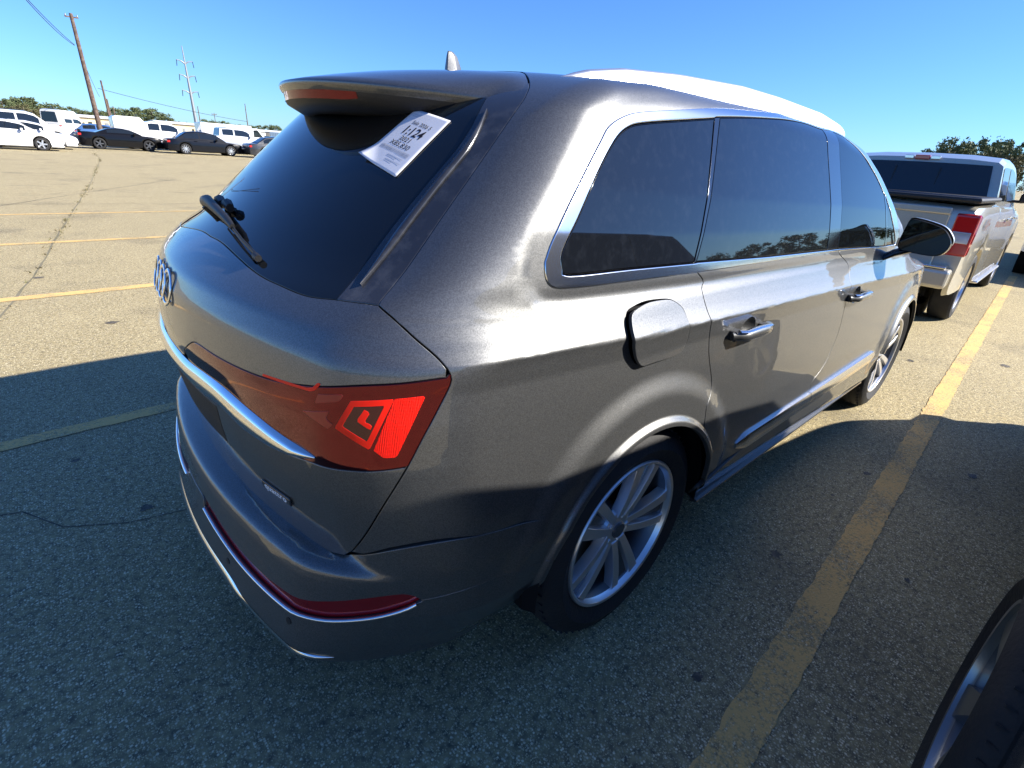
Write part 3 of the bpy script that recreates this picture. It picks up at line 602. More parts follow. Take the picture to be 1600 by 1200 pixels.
panel('quarter_light',tgl,M['glass'],suv,gap=.003,mirror=True,edge=.001)
# ---- roof, windscreen, bonnet, nose
def patch(name,m,xs,yf,dy=0.,par=suv,off=0,ny=40,flip=False):
    V=[];Fc=[]
    for x in xs:
        ym=yf(x)
        for j in range(ny+1):
            y=ym*(1-2*j/ny); V.append((x,y,0))
    V=np.array(V); O=V.copy();O[:,2]=.6; P=hit(O,np.tile(np.array([0,0,1.]),(len(V),1))); n=N(P); P=P+n*off
    for i in range(len(xs)-1):
        for j in range(ny): Fc.append((i*(ny+1)+j,(i+1)*(ny+1)+j,(i+1)*(ny+1)+j+1,i*(ny+1)+j+1))
    return mk(name,P,Fc,m,par,True,n)
gx=lambda x:float(np.interp(x,gut[::-1,0],-gut[::-1,1]))
patch('roof_panel',M['grey'],np.concatenate([np.linspace(.931,1.05,12),np.linspace(1.08,3.10,66)]),lambda x:(gx(x) if x>1.05 else float(np.interp(x,[.93,.942,.995,1.05],[.40,.42,.53,.63])))-.001)
patch('windscreen',M['glass'],np.linspace(3.14,3.98,34),lambda x:gx(min(x,3.6))-.02,off=.001)
patch('bonnet',M['grey'],np.linspace(4.01,4.93,40),lambda x:.80-.14*max(0,(x-4.3)/.6)**2,off=.002)
def face_front():
    V=[];Fc=[];A=40;B=26
    O=[];D=[]
    for i in range(A+1):
        th=math.radians(-100+200*i/A)
        for j in range(B+1):
            ph=math.radians(-34+44*j/B); O.append((4.25,0,.72)); D.append((math.cos(th)*math.cos(ph),math.sin(th)*math.cos(ph),math.sin(ph)))
    P=hit(np.array(O),np.array(D)); P-=N(P)*.004
    for i in range(A):
        for j in range(B):
            q=[i*(B+1)+j,(i+1)*(B+1)+j,(i+1)*(B+1)+j+1,i*(B+1)+j+1]
            c=P[q].mean(0)
            if math.hypot(c[0]-FX,c[2]-AZ_)<.43 and abs(c[1])>.6: continue
            Fc.append(q)
    mk('front_bumper',P,Fc,M['grey'],suv,True,N(P))
face_front()
bm=bmesh.new(); box(bm,(5.01,0,.72),(.06,1.1,.42)); frombm('radiator_grille',bm,M['plastic'],suv,bevel=.03)
for s_ in(1,-1):
    bm=bmesh.new(); box(bm,(4.90,s_*.66,.86),(.14,.34,.12),Matrix.Rotation(-s_*.35,3,'Z')); frombm('headlamp',bm,M['chrome'],suv,bevel=.03)
# ---- black shell added under the panels to block light at the gaps
def shell():
    V=[];Fc=[]
    us=np.concatenate([np.linspace(-math.pi/2,0,50),np.linspace(.03,4.2,110)]); vs_=np.linspace(-.72,math.pi/2 ,90)
    U_,V_=np.meshgrid(us,vs_,indexing='ij'); P=S(U_.ravel(),V_.ravel()); n=N(P); P=P-n*.028
    nv=len(vs_)
    bad=(np.hypot(P[:,0]-AX,P[:,2]-AZ_)<.45)|(np.hypot(P[:,0]-FX,P[:,2]-AZ_)<.45)|(P[:,2]<.27)
    for s_ in(1,-1):
        Q=P.copy();Q[:,1]*=s_
        for i in range(len(us)-1):
            for j in range(nv-1):
                q=[i*nv+j,(i+1)*nv+j,(i+1)*nv+j+1,i*nv+j+1]
                if bad[q].any() and abs(P[q[0],1])>.3: continue
                if us[i]<0 and vs_[j]<-.42 : continue
                Fc.append([x+len(V) for x in q])
        V+=list(Q)
    mk('light_block_shell',V,Fc,M['gap'],suv,False)
shell()
bm=bmesh.new(); box(bm,(2.55,0,.34),(4.5,1.05,.20)); 
box(bm,(2.57,0,.34),(1.9,1.80,.16)); frombm('underbody',bm,M['well'],suv,bevel=.02)
for cx in(AX,FX):
    for s_ in(1,-1):
        bm=bmesh.new(); K=40
        prof=[(.43,-.965),(.45,-.93),(.455,-.62)]
        R_=[]
        for r,y in prof:
            R_.append([bm.verts.new((cx+r*math.cos(t),y*s_,AZ_+r*math.sin(t))) for t in np.linspace(math.radians(-6),math.radians(186),K)])
        for A,B in zip(R_,R_[1:]):
            for i in range(K-1): bm.faces.new((A[i],A[i+1],B[i+1],B[i]))
        bm.faces.new(R_[-1]); frombm('wheel_arch_liner',bm,M['well'],suv)
# ---- rear bumper
CTR=lambda z,x:[(x,0,z)]
rT=np.array(CV['rTop']); rB=np.array(CV['rBot'])
rTc=resamp(catmull([(.023,-.10,.500),(.028,-.239,.482),(.041,-.373,.470),(.063,-.50,.468),(.105,-.650,.482),(.156,-.732,.505),(.24,-.822,.540),(.285,-.856,.548),(.311,-.879,.530)],5),.012)
rBc=resamp(catmull([(.305,-.868,.515),(.28,-.845,.492),(.228,-.792,.462),(.153,-.725,.442),(.104,-.663,.436),(.068,-.553,.430),(.039,-.398,.432),(.022,-.237,.445),(.020,-.10,.458)],5),.012)
archb=arc(AX,137.5,160.5,10)
val=cv([(.311,-.879,.528),(.424,-.934,.546),(.55,-.962,.541),(.666,-.975,.528)])
ledge=resamp(catmull([(.12,0,.614),(.125,-.3,.614),(.145,-.5,.614),(.180,-.70,.616),(.19,-.755,.632),(.20,-.79,.652),(.26,-.861,.697),(.355,-.92,.714),(.526,-.946,.687),(.752,-.973,.660)],6),.012)
hb=join(ledge,archb,val[::-1],rTc[::-1],resamp([(.022,-.10,.497),(.02,0,.494)],.02))
panel('rear_bumper',join(hb,mir(hb)),M['grey'],suv,k=1,dv=.008,gap=.0015)
strp=join(rTc,rBc)
for mirr in (False,):
    panel('bumper_reflector',strp,M['redrefl'],suv,k=1,gap=.001,off=-.007,edge=.001,mirror=True,du=.015)
low=join(resamp([(.02,0,.488),(.02,-.095,.490),(.02,-.10,.452)],.02),rBc[::-1],resamp([(.305,-.868,.515),(.314,-.879,.522)],.01),val,arc(AX,160.8,188,12)[1:],cv([(.60,-.93,.305),(.45,-.90,.285),(.32,-.82,.275),(.23,-.765,.268),(.12,-.68,.262),(.06,-.5,.262),(.04,-.3,.262),(.04,0,.262)]))
panel('lower_valance',join(low,mir(low)),M['grey'],suv,k=1,dv=.008,gap=.0015)
# bright lip under the reflector and skid trim
bm=bmesh.new(); pts=[]
for p in rBc[::2]:
    uv=inv(p[None],1); q_=S(uv[:,0],uv[:,1],1)[0]; pts.append(q_+N(q_[None],1)[0]*.002)
tube(bm,pts,(.006,.005),8); o=frombm('reflector_lip',bm,M['chrome'],suv,True,angle=80)
pts2=[(p[0],-p[1],p[2]) for p in pts]; bm=bmesh.new(); tube(bm,pts2,(.006,.005),8); frombm('reflector_lip',bm,M['chrome'],suv,True,angle=80)
a_=resamp(catmull([(.012,0,.345),(.012,-.298,.345),(.02,-.407,.322),(.041,-.514,.314),(.062,-.604,.316),(.085,-.66,.312),(.14,-.72,.298)],5),.02)
b_=resamp(catmull([(.012,0,.300),(.012,-.298,.30),(.02,-.407,.285),(.041,-.514,.282),(.062,-.604,.288),(.085,-.66,.292),(.14,-.72,.297)],5),.02)
nn_=50; a_,b_=ix(a_),ix(b_)
strip('skid_trim',np.vstack([mir(a_)[:-1],a_]),np.vstack([mir(b_)[:-1],b_]),M['chrome'],.006,k=1)
# ---- spoiler
def spoiler():
    YE=.650; ys=np.linspace(-YE,YE,97); V=[];Fc=[];F2=[]
    xr=crv([(0,.927),(.3,.930),(.41,.938),(.48,.900),(.57,.833),(.616,.781),(.643,.733),(.66,.70)],.02); 
    for y in ys:
        a=abs(y)
        A=np.array([float(xr(a))-.004,y,0]); A[2]=float(hit(np.array([[A[0],y,1.2]]),np.array([[0,0,1.]]))[0,2])-.001
        xe=.448+1.03*min(a,.53)**2+(max(0,a-.53)*.1)
        B=np.array([xe,y,1.662-.020*(a/.5)**2-(.25*max(0,a-.52))])
        B[2]=min(B[2],A[2]-.004)
        d=min(1,max(0,(YE-a)/.11)); 
        pr=[A]
        for t in(.15,.35,.55,.75,.9): 
            p=A*(1-t)+B*t; p[2]+=.012*math.sin(math.pi*t)*d; pr.append(p)
        pr+= [B+np.array([.004,0,.000]),B+np.array([0,0,-.006]),B+np.array([.004,0,-.014]),B+np.array([.012,0,-.022*d-.003]),B+np.array([.020,0,-.045*d-.004]),B+np.array([.045*d+.02,0,-.066*d-.005]),B+np.array([.08*d+.02,0,-.074*d-.004]),B+np.array([.17*d+.02,0,-.045*d+.0])]
        V+=pr
    K=len(pr)
    for i in range(len(ys)-1):
        for j in range(K-1): (Fc if j<9 else F2).append((i*K+j,i*K+j+1,(i+1)*K+j+1,(i+1)*K+j))
    o=mk('roof_spoiler',V,Fc,M['grey'],suv); u_=mk('spoiler_underside',V,F2,M['plastic'],o)
    for q in(o,u_):
        bm=bmesh.new(); bm.from_mesh(q.data); bmesh.ops.delete(bm,geom=[v for v in bm.verts if not v.link_faces],context='VERTS'); bm.to_mesh(q.data); bm.free()
    bm=bmesh.new(); bm.from_mesh(o.data); bmesh.ops.recalc_face_normals(bm,faces=bm.faces)
    bm.to_mesh(o.data); bm.free(); o.data.polygons.foreach_set('use_smooth',[True]*len(o.data.polygons))
    # third brake lamp
    bm=bmesh.new(); K=20; g=[]
    for i in range(K+1):
        y=-.25+.50*i/K; xe=.448+1.03*y*y; h=.010*min(1,min(i,K-i)/2+.3); g.append([bm.verts.new((xe+.0115,y,1.640-.012*(y/.5)**2-.006+h*.3)),bm.verts.new((xe+.016,y,1.622-.012*(y/.5)**2-h*.6))])
    for a,b in zip(g,g[1:]): bm.faces.new((a[0],a[1],b[1],b[0]))
    frombm('brake_lamp',bm,M['redlens'],o,True)
    return o
spo=spoiler()
# ---- roof rails
for s_ in(1,-1):
    bm=bmesh.new(); K=46; prev=None
    rx=np.array([.86,.93,1.02,1.15,1.40,1.80,2.10,2.55,2.80,2.95]); rz=np.array([1.700,1.722,1.742,1.762,1.780,1.796,1.794,1.780,1.754,1.725])-.012
    xs=np.linspace(.875,2.95,K)
    for i,x in enumerate(xs):
        zt=float(np.interp(x,rx,rz)); e=min(1,(x-.86)/.16,(2.99-x)/.12); hw=.016*max(.15,e)
        yb=float(np.interp(x,[.86,1.05,1.4,2.9],[-.585,-.600,-.618,-.632])); zb=float(hit(np.array([[x,yb,1.2]]),np.array([[0,0,1.]]))[0,2])-.006
        zt=max(zb+.004,zb+(zt-zb)*min(1,e*1.3)); rise=1
        lowz=zb
        r=[(x,yb*s_,lowz),(x,(yb-hw*1.0)*s_,lowz+.002),(x,(yb-hw*1.1)*s_,zt-.012),(x,(yb-hw*.6)*s_,zt-.002),(x,(yb+hw*.2)*s_,zt),(x,(yb+hw)*s_,zt-.010),(x,(yb+hw)*s_,lowz+.004)]
        cur=[bm.verts.new(p) for p in r]
        if prev:
            for a in range(len(r)): bm.faces.new((prev[a],prev[(a+1)%len(r)],cur[(a+1)%len(r)],cur[a]))
        else: bm.faces.new(cur)
        prev=cur
    bm.faces.new(prev[::-1]); frombm('roof_rail',bm,M['rail'],suv,True,angle=50)
# ---- antenna fin
bm=bmesh.new(); z0=1.752
prof=[(0,.0,.016),(.25,.02,.013),(.6,.045,.008),(1,.058,.004)]
rows=[]
for t,zz,hw in prof:
    xa=.975+.008*t; xb=1.045-.03*t-.01*t*t
    rows.append([bm.verts.new((xb,0,z0+zz)),bm.verts.new(((xa+xb)/2,-hw,z0+zz)),bm.verts.new((xa,-hw*.5,z0+zz)),bm.verts.new((xa,hw*.5,z0+zz)),bm.verts.new(((xa+xb)/2,hw,z0+zz))])
for a,b in zip(rows,rows[1:]):
    for k in range(5): bm.faces.new((a[k],a[(k+1)%5],b[(k+1)%5],b[k]))
bm.faces.new(rows[-1]); frombm('roof_antenna',bm,M['grey'],suv,True,bevel=.003,angle=40)
for y_,z_ in((-.62,.395),(-.30,.385),(.30,.385),(.62,.395)):
    O=np.array([[1.2,y_,z_]]); P=hit(O,np.array([[-1.,0,0]]),k=1,tmax=1.6); n_=Vector(N(P,1)[0]); p_=Vector(P[0]); bm=bmesh.new(); tube(bm,[p_-n_*.004,p_+n_*.0012],.010,20); frombm('parking_sensor',bm,M['plastic'],suv,True)
# ---- rear wiper
wp=link('rear_wiper',None,suv)
def onglass(y,z,off=0):
    O=np.array([[1.2,y,z]]); P=hit(O,np.array([[-1.,0,0]]),tmax=1.6)[0]; return P+N(P[None])[0]*off
def og(y,z,off): return onglass(y+.115,z+.006,off)
bm=bmesh.new(); tube(bm,[og(.125,1.280,.020),og(.11,1.286,.034),og(.03,1.291,.040),og(-.08,1.286,.037),og(-.20,1.276,.030),og(-.255,1.268,.024)],[(.006,.010),(.013,.017),(.015,.018),(.012,.014),(.010,.011),(.007,.008)],14); frombm('wiper_arm',bm,M['plastic'],wp,True,angle=60)
bm=bmesh.new(); tube(bm,[og(.08,1.285,.0),og(.08,1.285,.030)],.018,16); frombm('wiper_pivot',bm,M['plastic'],wp,True)
for y0,y1,o0 in((.05,-.03,.020),(-.045,-.11,.018)):
    bm=bmesh.new(); tube(bm,[og(y0,1.306,o0),og((y0+y1)/2,1.308,o0+.003),og(y1,1.303,o0)],[(.012,.014),(.014,.016),(.011,.013)],8); frombm('wiper_cover',bm,M['plastic'],wp,True)
bm=bmesh.new(); tube(bm,[og(-.235,1.270,.022),og(-.34,1.254,.018),og(-.45,1.238,.013)],[(.0035,.005)]*3,8); frombm('wiper_blade',bm,M['plastic'],wp,True)
bm=bmesh.new(); tube(bm,[og(-.20,1.266,.010),og(-.34,1.247,.007),og(-.445,1.232,.005)],[(.002,.004)]*3,6); frombm('wiper_rubber',bm,M['gap'],wp,True)
bm=bmesh.new(); tube(bm,[og(-.440,1.238,.011),og(-.462,1.235,.010)],.0085,10); frombm('wiper_tip',bm,M['plastic'],wp,True)
# ---- rings, badge, writing
em=link('ring_emblem',None,suv)
for i,yy in enumerate((-.098,-.033,.033,.098)):
    bm=bmesh.new(); c=onglass(yy+.10,1.118,.002+.001*(i%2)); n=N(c[None])[0]; ring_=[]
    ex=Vector((0,1,0)); nz=Vector(n); ex=(ex-nz*ex.dot(nz)).normalized(); ey=nz.cross(ex)
    K=40;J=8;g=[]
    for a in range(K):
        t=2*math.pi*a/K; d=ex*math.cos(t)+ey*math.sin(t); g.append([bm.verts.new(Vector(c)+d*(.046+.006*math.cos(2*math.pi*b/J))+nz*.003*math.sin(2*math.pi*b/J)) for b in range(J)])
    for a in range(K):
        for b in range(J): bm.faces.new((g[a][b],g[(a+1)%K][b],g[(a+1)%K][(b+1)%J],g[a][(b+1)%J]))
    frombm('emblem_ring',bm,M['chrome'],em,True,angle=80)
def text(name,body,size,m,parent,org,ex,ey,ez=.0,align='CENTER',sx=1.,bold=0.,ext=.0003,spacing=1.):
    c=bpy.data.curves.new(name,'FONT'); c.body=body; c.size=size; c.align_x=align; c.align_y='CENTER'; c.extrude=ext; c.offset=bold; c.space_character=spacing
    t=bpy.data.objects.new(name,c); me=bpy.data.meshes.new_from_object(t); bpy.data.objects.remove(t)
    ex=Vector(ex).normalized(); ey=Vector(ey).normalized(); nz=ex.cross(ey).normalized()
    for v in me.vertices:
        co=v.co; v.co=Vector(org)+ex*co.x*sx+ey*co.y+nz*(co.z+ez)
    me.materials.append(m); return link(name,me,parent)
bc=onglass(-.505,.705,.0); bn=N(bc[None])[0]; e1=onglass(-.44,.707)-onglass(-.57,.703); ex=Vector(e1*-1).normalized()*-1
ex=(Vector(onglass(-.44,.707))-Vector(onglass(-.57,.707))).normalized(); ex=-ex   # reading direction seen from behind
nz=Vector(bn); 
# seen from behind the car, +y is left, so text runs towards -y
ex=(Vector(onglass(-.57,.705))-Vector(onglass(-.44,.705))).normalized(); ey=nz.cross(ex).normalized()
bm=bmesh.new(); Rm=Matrix((ex,ey,nz)).transposed(); v=box(bm,(0,0,0),(.128,.024,.006)); 
for x in v: x.co=Rm@x.co+Vector(bc)+nz*.003
bd_=frombm('drive_badge',bm,M['gloss'],suv,bevel=.003)
text('badge_lettering','quattro',.026,M['badgewhite'],bd_,Vector(bc)+nz*.0062-ey*-.002,ex,ey,sx=1.15,bold=.0003,spacing=1.08)
# ---- mirror
mr=link('door_mirror',None,suv)
for s_ in(1,-1):
    mr=link('door_mirror',None,suv)
    V=[];K=22;R=9
    # housing: front-facing bowl, flat face to the rear
    def outline(t):
        pts=catmull([(-.945,1.190),(-.95,1.300),(-.972,1.334),(-1.09,1.312),(-1.140,1.275),(-1.162,1.225),(-1.125,1.170),(-1.0,1.170)],6,True)
        return pts
    ol=outline(0); c=ol.mean(0); bm=bmesh.new(); rows=[]
    for x,sx in((3.30,.985),(3.293,1.0),(3.33,1.02),(3.38,.97),(3.42,.86),(3.45,.66),(3.465,.35)):
        rows.append([bm.verts.new((x,s_*(c[0]+(p[0]-c[0])*sx),c[1]+(p[1]-c[1])*sx)) for p in ol])
    for a,b in zip(rows,rows[1:]):
        for i in range(len(ol)): bm.faces.new((a[i],a[(i+1)%len(ol)],b[(i+1)%len(ol)],b[i]))
    bm.faces.new(rows[-1]); frombm('mirror_housing',bm,M['gloss'],mr,True,angle=60)
    bm=bmesh.new(); rows=[[bm.verts.new((3.302,s_*(c[0]+(p[0]-c[0])*.97),c[1]+(p[1]-c[1])*.97)) for p in ol]]; bm.faces.new(rows[0]); frombm('mirror_glass',bm,M['glass'],mr)
    bm=bmesh.new(); rows=[]
    for x,sx in((3.325,1.03),(3.36,1.02),(3.40,.95),(3.44,.78),(3.462,.5),(3.475,.2)):
        rows.append([bm.verts.new((x,s_*(c[0]+(p[0]-c[0])*sx),c[1]+.012+(p[1]-c[1])*sx*.93)) for p in ol])
    for a,b in zip(rows,rows[1:]):
        for i in range(len(ol)): bm.faces.new((a[i],a[(i+1)%len(ol)],b[(i+1)%len(ol)],b[i]))
    bm.faces.new(rows[-1]); frombm('mirror_cap',bm,M['alu'],mr,True,angle=60)
    bm=bmesh.new(); tube(bm,[(3.32,-.88*s_,1.115),(3.34,-.93*s_,1.15),(3.36,-1.0*s_,1.185)],[(.05,.018),(.042,.020),(.04,.022)],12); frombm('mirror_arm',bm,M['gloss'],mr,True,angle=60)
# ---- chrome blade along the door bottoms
for s_ in(1,-1):
    for (x0,x1) in((1.70,2.43),(2.437,3.50)):
        bm=bmesh.new(); prev=None
        for i in range(31):
            x=x0+(x1-x0)*i/30; z=.515+.010*(x-1.7); y=float(W(np.array(x),np.array(z))); e=min(1,(x-1.66)/.12,(3.56-x)/.12); h=.034*e
            r=[(x,-(y-.006),z+h),(x,-(y+.012*e+.001),z+h*.95),(x,-(y+.020*e+.001),z+h*.2),(x,-(y+.014*e+.001),z-h),(x,-(y-.01),z-h*1.1)]
            cur=[bm.verts.new((p[0],p[1]*s_,p[2])) for p in r]
            if prev:
                for a in range(5): bm.faces.new((prev[a],prev[(a+1)%5],cur[(a+1)%5],cur[a]))
            else: bm.faces.new(cur)
            prev=cur
        bm.faces.new(prev[::-1]); frombm('door_trim_blade',bm,M['chrome'],suv,True,angle=35)
    bm=bmesh.new(); prev=None
    for i in range(31):
        x=1.53+(3.60-1.53)*i/30
        r=[(x,-.930,.316),(x,-.958,.310),(x,-.959,.303),(x,-.93,.292)]
        cur=[bm.verts.new((p[0],p[1]*s_,p[2])) for p in r]
        if prev:
            for a in range(4): bm.faces.new((prev[a],prev[(a+1)%4],cur[(a+1)%4],cur[a]))
        else: bm.faces.new(cur)
        prev=cur
    bm.faces.new(prev[::-1]); frombm('sill_trim',bm,M['grey'],suv,True,angle=40)
# ---- wheels
def wheel(parent,R=.385,rr=.266,wd=.285,style='blade',rimm='rim',tyre_name='tyre'):
    """axis along y, outer face towards -y, centre at origin of the returned empty"""
    wh=link('wheel',None,parent)
    bm=bmesh.new(); h=wd/2
    prof=[(rr-.004,-h+.035),(rr+.006,-h+.014),(rr+.02,-h+.006),(rr+(R-rr)*.45,-h-.010),(rr+(R-rr)*.78,-h+.004),(R-.012,-h+.018),(R-.003,-h+.038),(R,-h+.055)]
    g=[]
    for yy in(-.07,-.024,.024,.07): g+=[(R+.001,yy-.009),(R-.008,yy-.005),(R-.008,yy+.005),(R+.001,yy+.009)]
    prof+=g+[(R,h-.055),(R-.003,h-.038),(R-.012,h-.018),(rr+(R-rr)*.78,h-.004),(rr+(R-rr)*.45,h+.010),(rr+.02,h-.006),(rr-.004,h-.035)]
    K=96; lathe(bm,prof,K)
    # shoulder blocks
    for k in range(60):
        t=2*math.pi*k/60
        for sg in(-1,):
            m_=Matrix.Rotation(-t,3,'Y'); v=box(bm,(0,0,0),(.0045,.030,.006))
            for x in v:
                co=Vector((x.co.x,x.co.y+sg*(h-.034),x.co.z+R-.0062)); x.co=m_@co
    ty=frombm(tyre_name,bm,M['rubber'],wh,True,angle=28)
    bm=bmesh.new(); lathe(bm,[(rr-.012,-h+.024),(rr-.022,-h+.045),(rr-.03,0),(rr-.03,h-.05),(rr,h-.03)],72); frombm('rim_barrel',bm,M['rimdark'],wh,True)
    bm=bmesh.new()
    lathe(bm,[(rr,-h+.030),(rr+.008,-h+.012),(rr+.004,-h+.004),(rr-.006,-h+.006),(rr-.010,-h+.020),(rr-.013,-h+.026)],72)
    fy=-h+.018 if style=='blade' else -h+.012
    def arm(a0,a1,w0,w1,r0,r1,y0,y1,dep):
        # tapered bar with bevelled sides from polar (r0,a0) to (r1,a1)
        p0=Vector((r0*math.sin(a0),0,r0*math.cos(a0))); p1=Vector((r1*math.sin(a1),0,r1*math.cos(a1))); d=(p1-p0).normalized(); s=Vector((d.z,0,-d.x))
        rows=[]
        for t in(0,.35,.7,1):
            p=p0.lerp(p1,t); wv=w0+(w1-w0)*t; yy=y0+(y1-y0)*t-.006*math.sin(math.pi*t)
            rows.append([bm.verts.new(p+s*(wv*.5)+Vector((0,yy,0))),bm.verts.new(p+s*(wv*.5+.006)+Vector((0,yy+dep,0))),bm.verts.new(p-s*(wv*.5+.006)+Vector((0,yy+dep,0))),bm.verts.new(p-s*(wv*.5)+Vector((0,yy,0)))])
        for a,b in zip(rows,rows[1:]):
            for k in range(4): bm.faces.new((a[k],a[(k+1)%4],b[(k+1)%4],b[k]))
        bm.faces.new(rows[0]); bm.faces.new(rows[-1][::-1])
    if style=='blade':
        for k in range(5):
            c=2*math.pi*k/5+.35
            arm(c-.36,c-.205,.026,.044,.052,rr-.012,fy+.020,fy,.035)
            arm(c+.36,c+.205,.026,.034,.052,rr-.012,fy+.020,fy,.035)
        lathe(bm,[(.001,fy+.022),(.034,fy+.022),(.070,fy+.026),(.078,fy+.045),(.075,fy+.09)],40)
    else:
        for k in range(5):
            c=2*math.pi*k/5+.2
            arm(c-.20,c-.10,.030,.050,.05,rr-.010,fy+.03,fy+.004,.03); arm(c+.20,c+.10,.030,.050,.05,rr-.010,fy+.03,fy+.004,.03)
        lathe(bm,[(.001,fy+.028),(.03,fy+.028),(.07,fy+.034),(.078,fy+.05),(.075,fy+.09)],40)
    for k in range(5):
        t=2*math.pi*k/5; lathe(bm,[(.0001,fy+.018),(.009,fy+.018),(.010,fy+.05)],8,c=(.050*math.cos(t),0,.050*math.sin(t)))
    rim=frombm('rim',bm,M[rimm],wh,True,bevel=.0015 if parent is suv else 0,angle=25)
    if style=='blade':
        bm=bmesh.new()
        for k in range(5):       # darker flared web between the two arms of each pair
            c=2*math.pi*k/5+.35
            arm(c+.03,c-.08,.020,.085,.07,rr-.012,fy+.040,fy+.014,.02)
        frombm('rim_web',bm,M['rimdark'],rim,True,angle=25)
    bm=bmesh.new(); lathe(bm,[(.0001,fy+.014),(.026,fy+.014),(.030,fy+.018),(.030,fy+.03)],32); frombm('centre_cap',bm,M['rimdark'],rim,True)
    bm=bmesh.new(); lathe(bm,[(.06,fy+.10),(.185,fy+.10),(.187,fy+.105),(.187,fy+.125),(.06,fy+.125)],48); frombm('brake_disc',bm,M['brake'],wh,True,angle=30)
    bm=bmesh.new(); lathe(bm,[(.0001,.09),(rr-.01,.09)],48); box(bm,(.13,fy+.09,.06),(.09,.05,.16)); frombm('brake_caliper',bm,M['well'],wh)
    return wh
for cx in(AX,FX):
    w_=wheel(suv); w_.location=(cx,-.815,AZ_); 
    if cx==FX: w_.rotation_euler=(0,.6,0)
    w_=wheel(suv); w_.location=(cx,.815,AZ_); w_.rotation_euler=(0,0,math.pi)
# ---- paper tag on the rear window
def sticker():
    t=thing('paper_tag','white printed paper tag with a curled corner stuck on the dark rear window','sticker')
    P=[Vector(p) for p in CV['sticker']]   # top-left, top-right, bottom-right, bottom-left (seen from behind)
    tl_,tr_,br,bl=P; nx,ny=26,14; V=[];Fc=[]
    org=tl_
    G=np.array([(i/nx,j/ny) for i in range(nx+1) for j in range(ny+1)]); a_=G[:,:1];b_=G[:,1:]
    T4=[np.array(p) for p in P]
    PP=(T4[0]*(1-b_)+T4[1]*b_)*(1-a_)+(T4[3]*(1-b_)+T4[2]*b_)*a_
    uv=inv(PP);Q=S(uv[:,0],uv[:,1]);n=N(Q)
    cc=np.maximum(0,np.maximum(0,(a_-.66)/.34)+np.maximum(0,(.46-b_)/.46)-1.05)
    V=Q+n*(.0022+.0002*np.sin(a_*9)*np.sin(b_*5)+.014*cc**1.5)
    for i in range(nx):
        for j in range(ny): Fc.append((i*(ny+1)+j,(i+1)*(ny+1)+j,(i+1)*(ny+1)+j+1,i*(ny+1)+j+1))
    o=mk('tag_sheet',V,Fc,M['white'],t); md=o.modifiers.new('thick','SOLIDIFY'); md.thickness=.0004; md.offset=1
    # print
    c=(tl_+tr_+br+bl)/4; uv=inv(np.array([tuple(c)])); q=S(uv[:,0],uv[:,1])[0]; n=Vector(N(q[None])[0])
    ex=((tr_-tl_)+(br-bl)).normalized(); ex=(ex-n*ex.dot(n)).normalized(); ey=n.cross(ex)
    wd=((tr_-tl_).length+(br-bl).length)/2; ht=((tl_-bl).length+(tr_-br).length)/2; q=Vector(q)
    def tx(s,a,b,size,m=M['ink'],sx=1,bold=0): 
        o_=text('tag_print',s,size,m,t,q+ex*(b-.5)*wd+ey*(.5-a)*ht,ex,ey,ez=0,sx=sx,bold=bold,ext=.00005)
        A=np.array([tuple(v.co) for v in o_.data.vertices]); uv=inv(A); A=S(uv[:,0],uv[:,1]); A=A+N(A)*.0031
        for v,p in zip(o_.data.vertices,A): v.co=Vector(p)
    tx('Sale 2026 5',.215,.52,.017); tx('1:124',.36,.50,.040,sx=.95,bold=.0006); tx('2021',.50,.50,.021,sx=1.15); tx('X85,830',.60,.50,.021,sx=1.15)
    for aa,b0,b1 in((.085,.10,.30),(.115,.10,.26),(.775,.45,.85),(.80,.45,.72),(.845,.50,.88),(.87,.50,.70)):
        bm=bmesh.new(); vv=[]
        for da,bb in((0,b0),(0,b1),(.010,b1),(.010,b0)):
            p=q+ex*((bb-.5)*wd)+ey*(.5-aa-da)*ht; uv=inv(np.array([tuple(p)])); s_=S(uv[:,0],uv[:,1])[0]; vv.append(bm.verts.new(Vector(s_+N(s_[None])[0]*.0031)))
        bm.faces.new(vv); frombm('tag_fine_print',bm,M['inkgrey'],t)
    bm=bmesh.new(); b=.12; random.seed(3)
    while b<.9:
        w2=random.choice((.006,.010,.015)); 
        v=[q+ex*((bb-.5)*wd)+ey*(.5-aa)*ht for aa,bb in((.665,b),(.665,b+w2),(.73,b+w2),(.73,b))]
        vv=[]
        for p in v:
            uv=inv(np.array([tuple(p)])); s_=S(uv[:,0],uv[:,1])[0]; vv.append(bm.verts.new(Vector(s_+N(s_[None])[0]*.0031)))
        bm.faces.new(vv); b+=w2+random.choice((.008,.012))
    frombm('tag_barcode',bm,M['inkgrey'],t)
sticker()
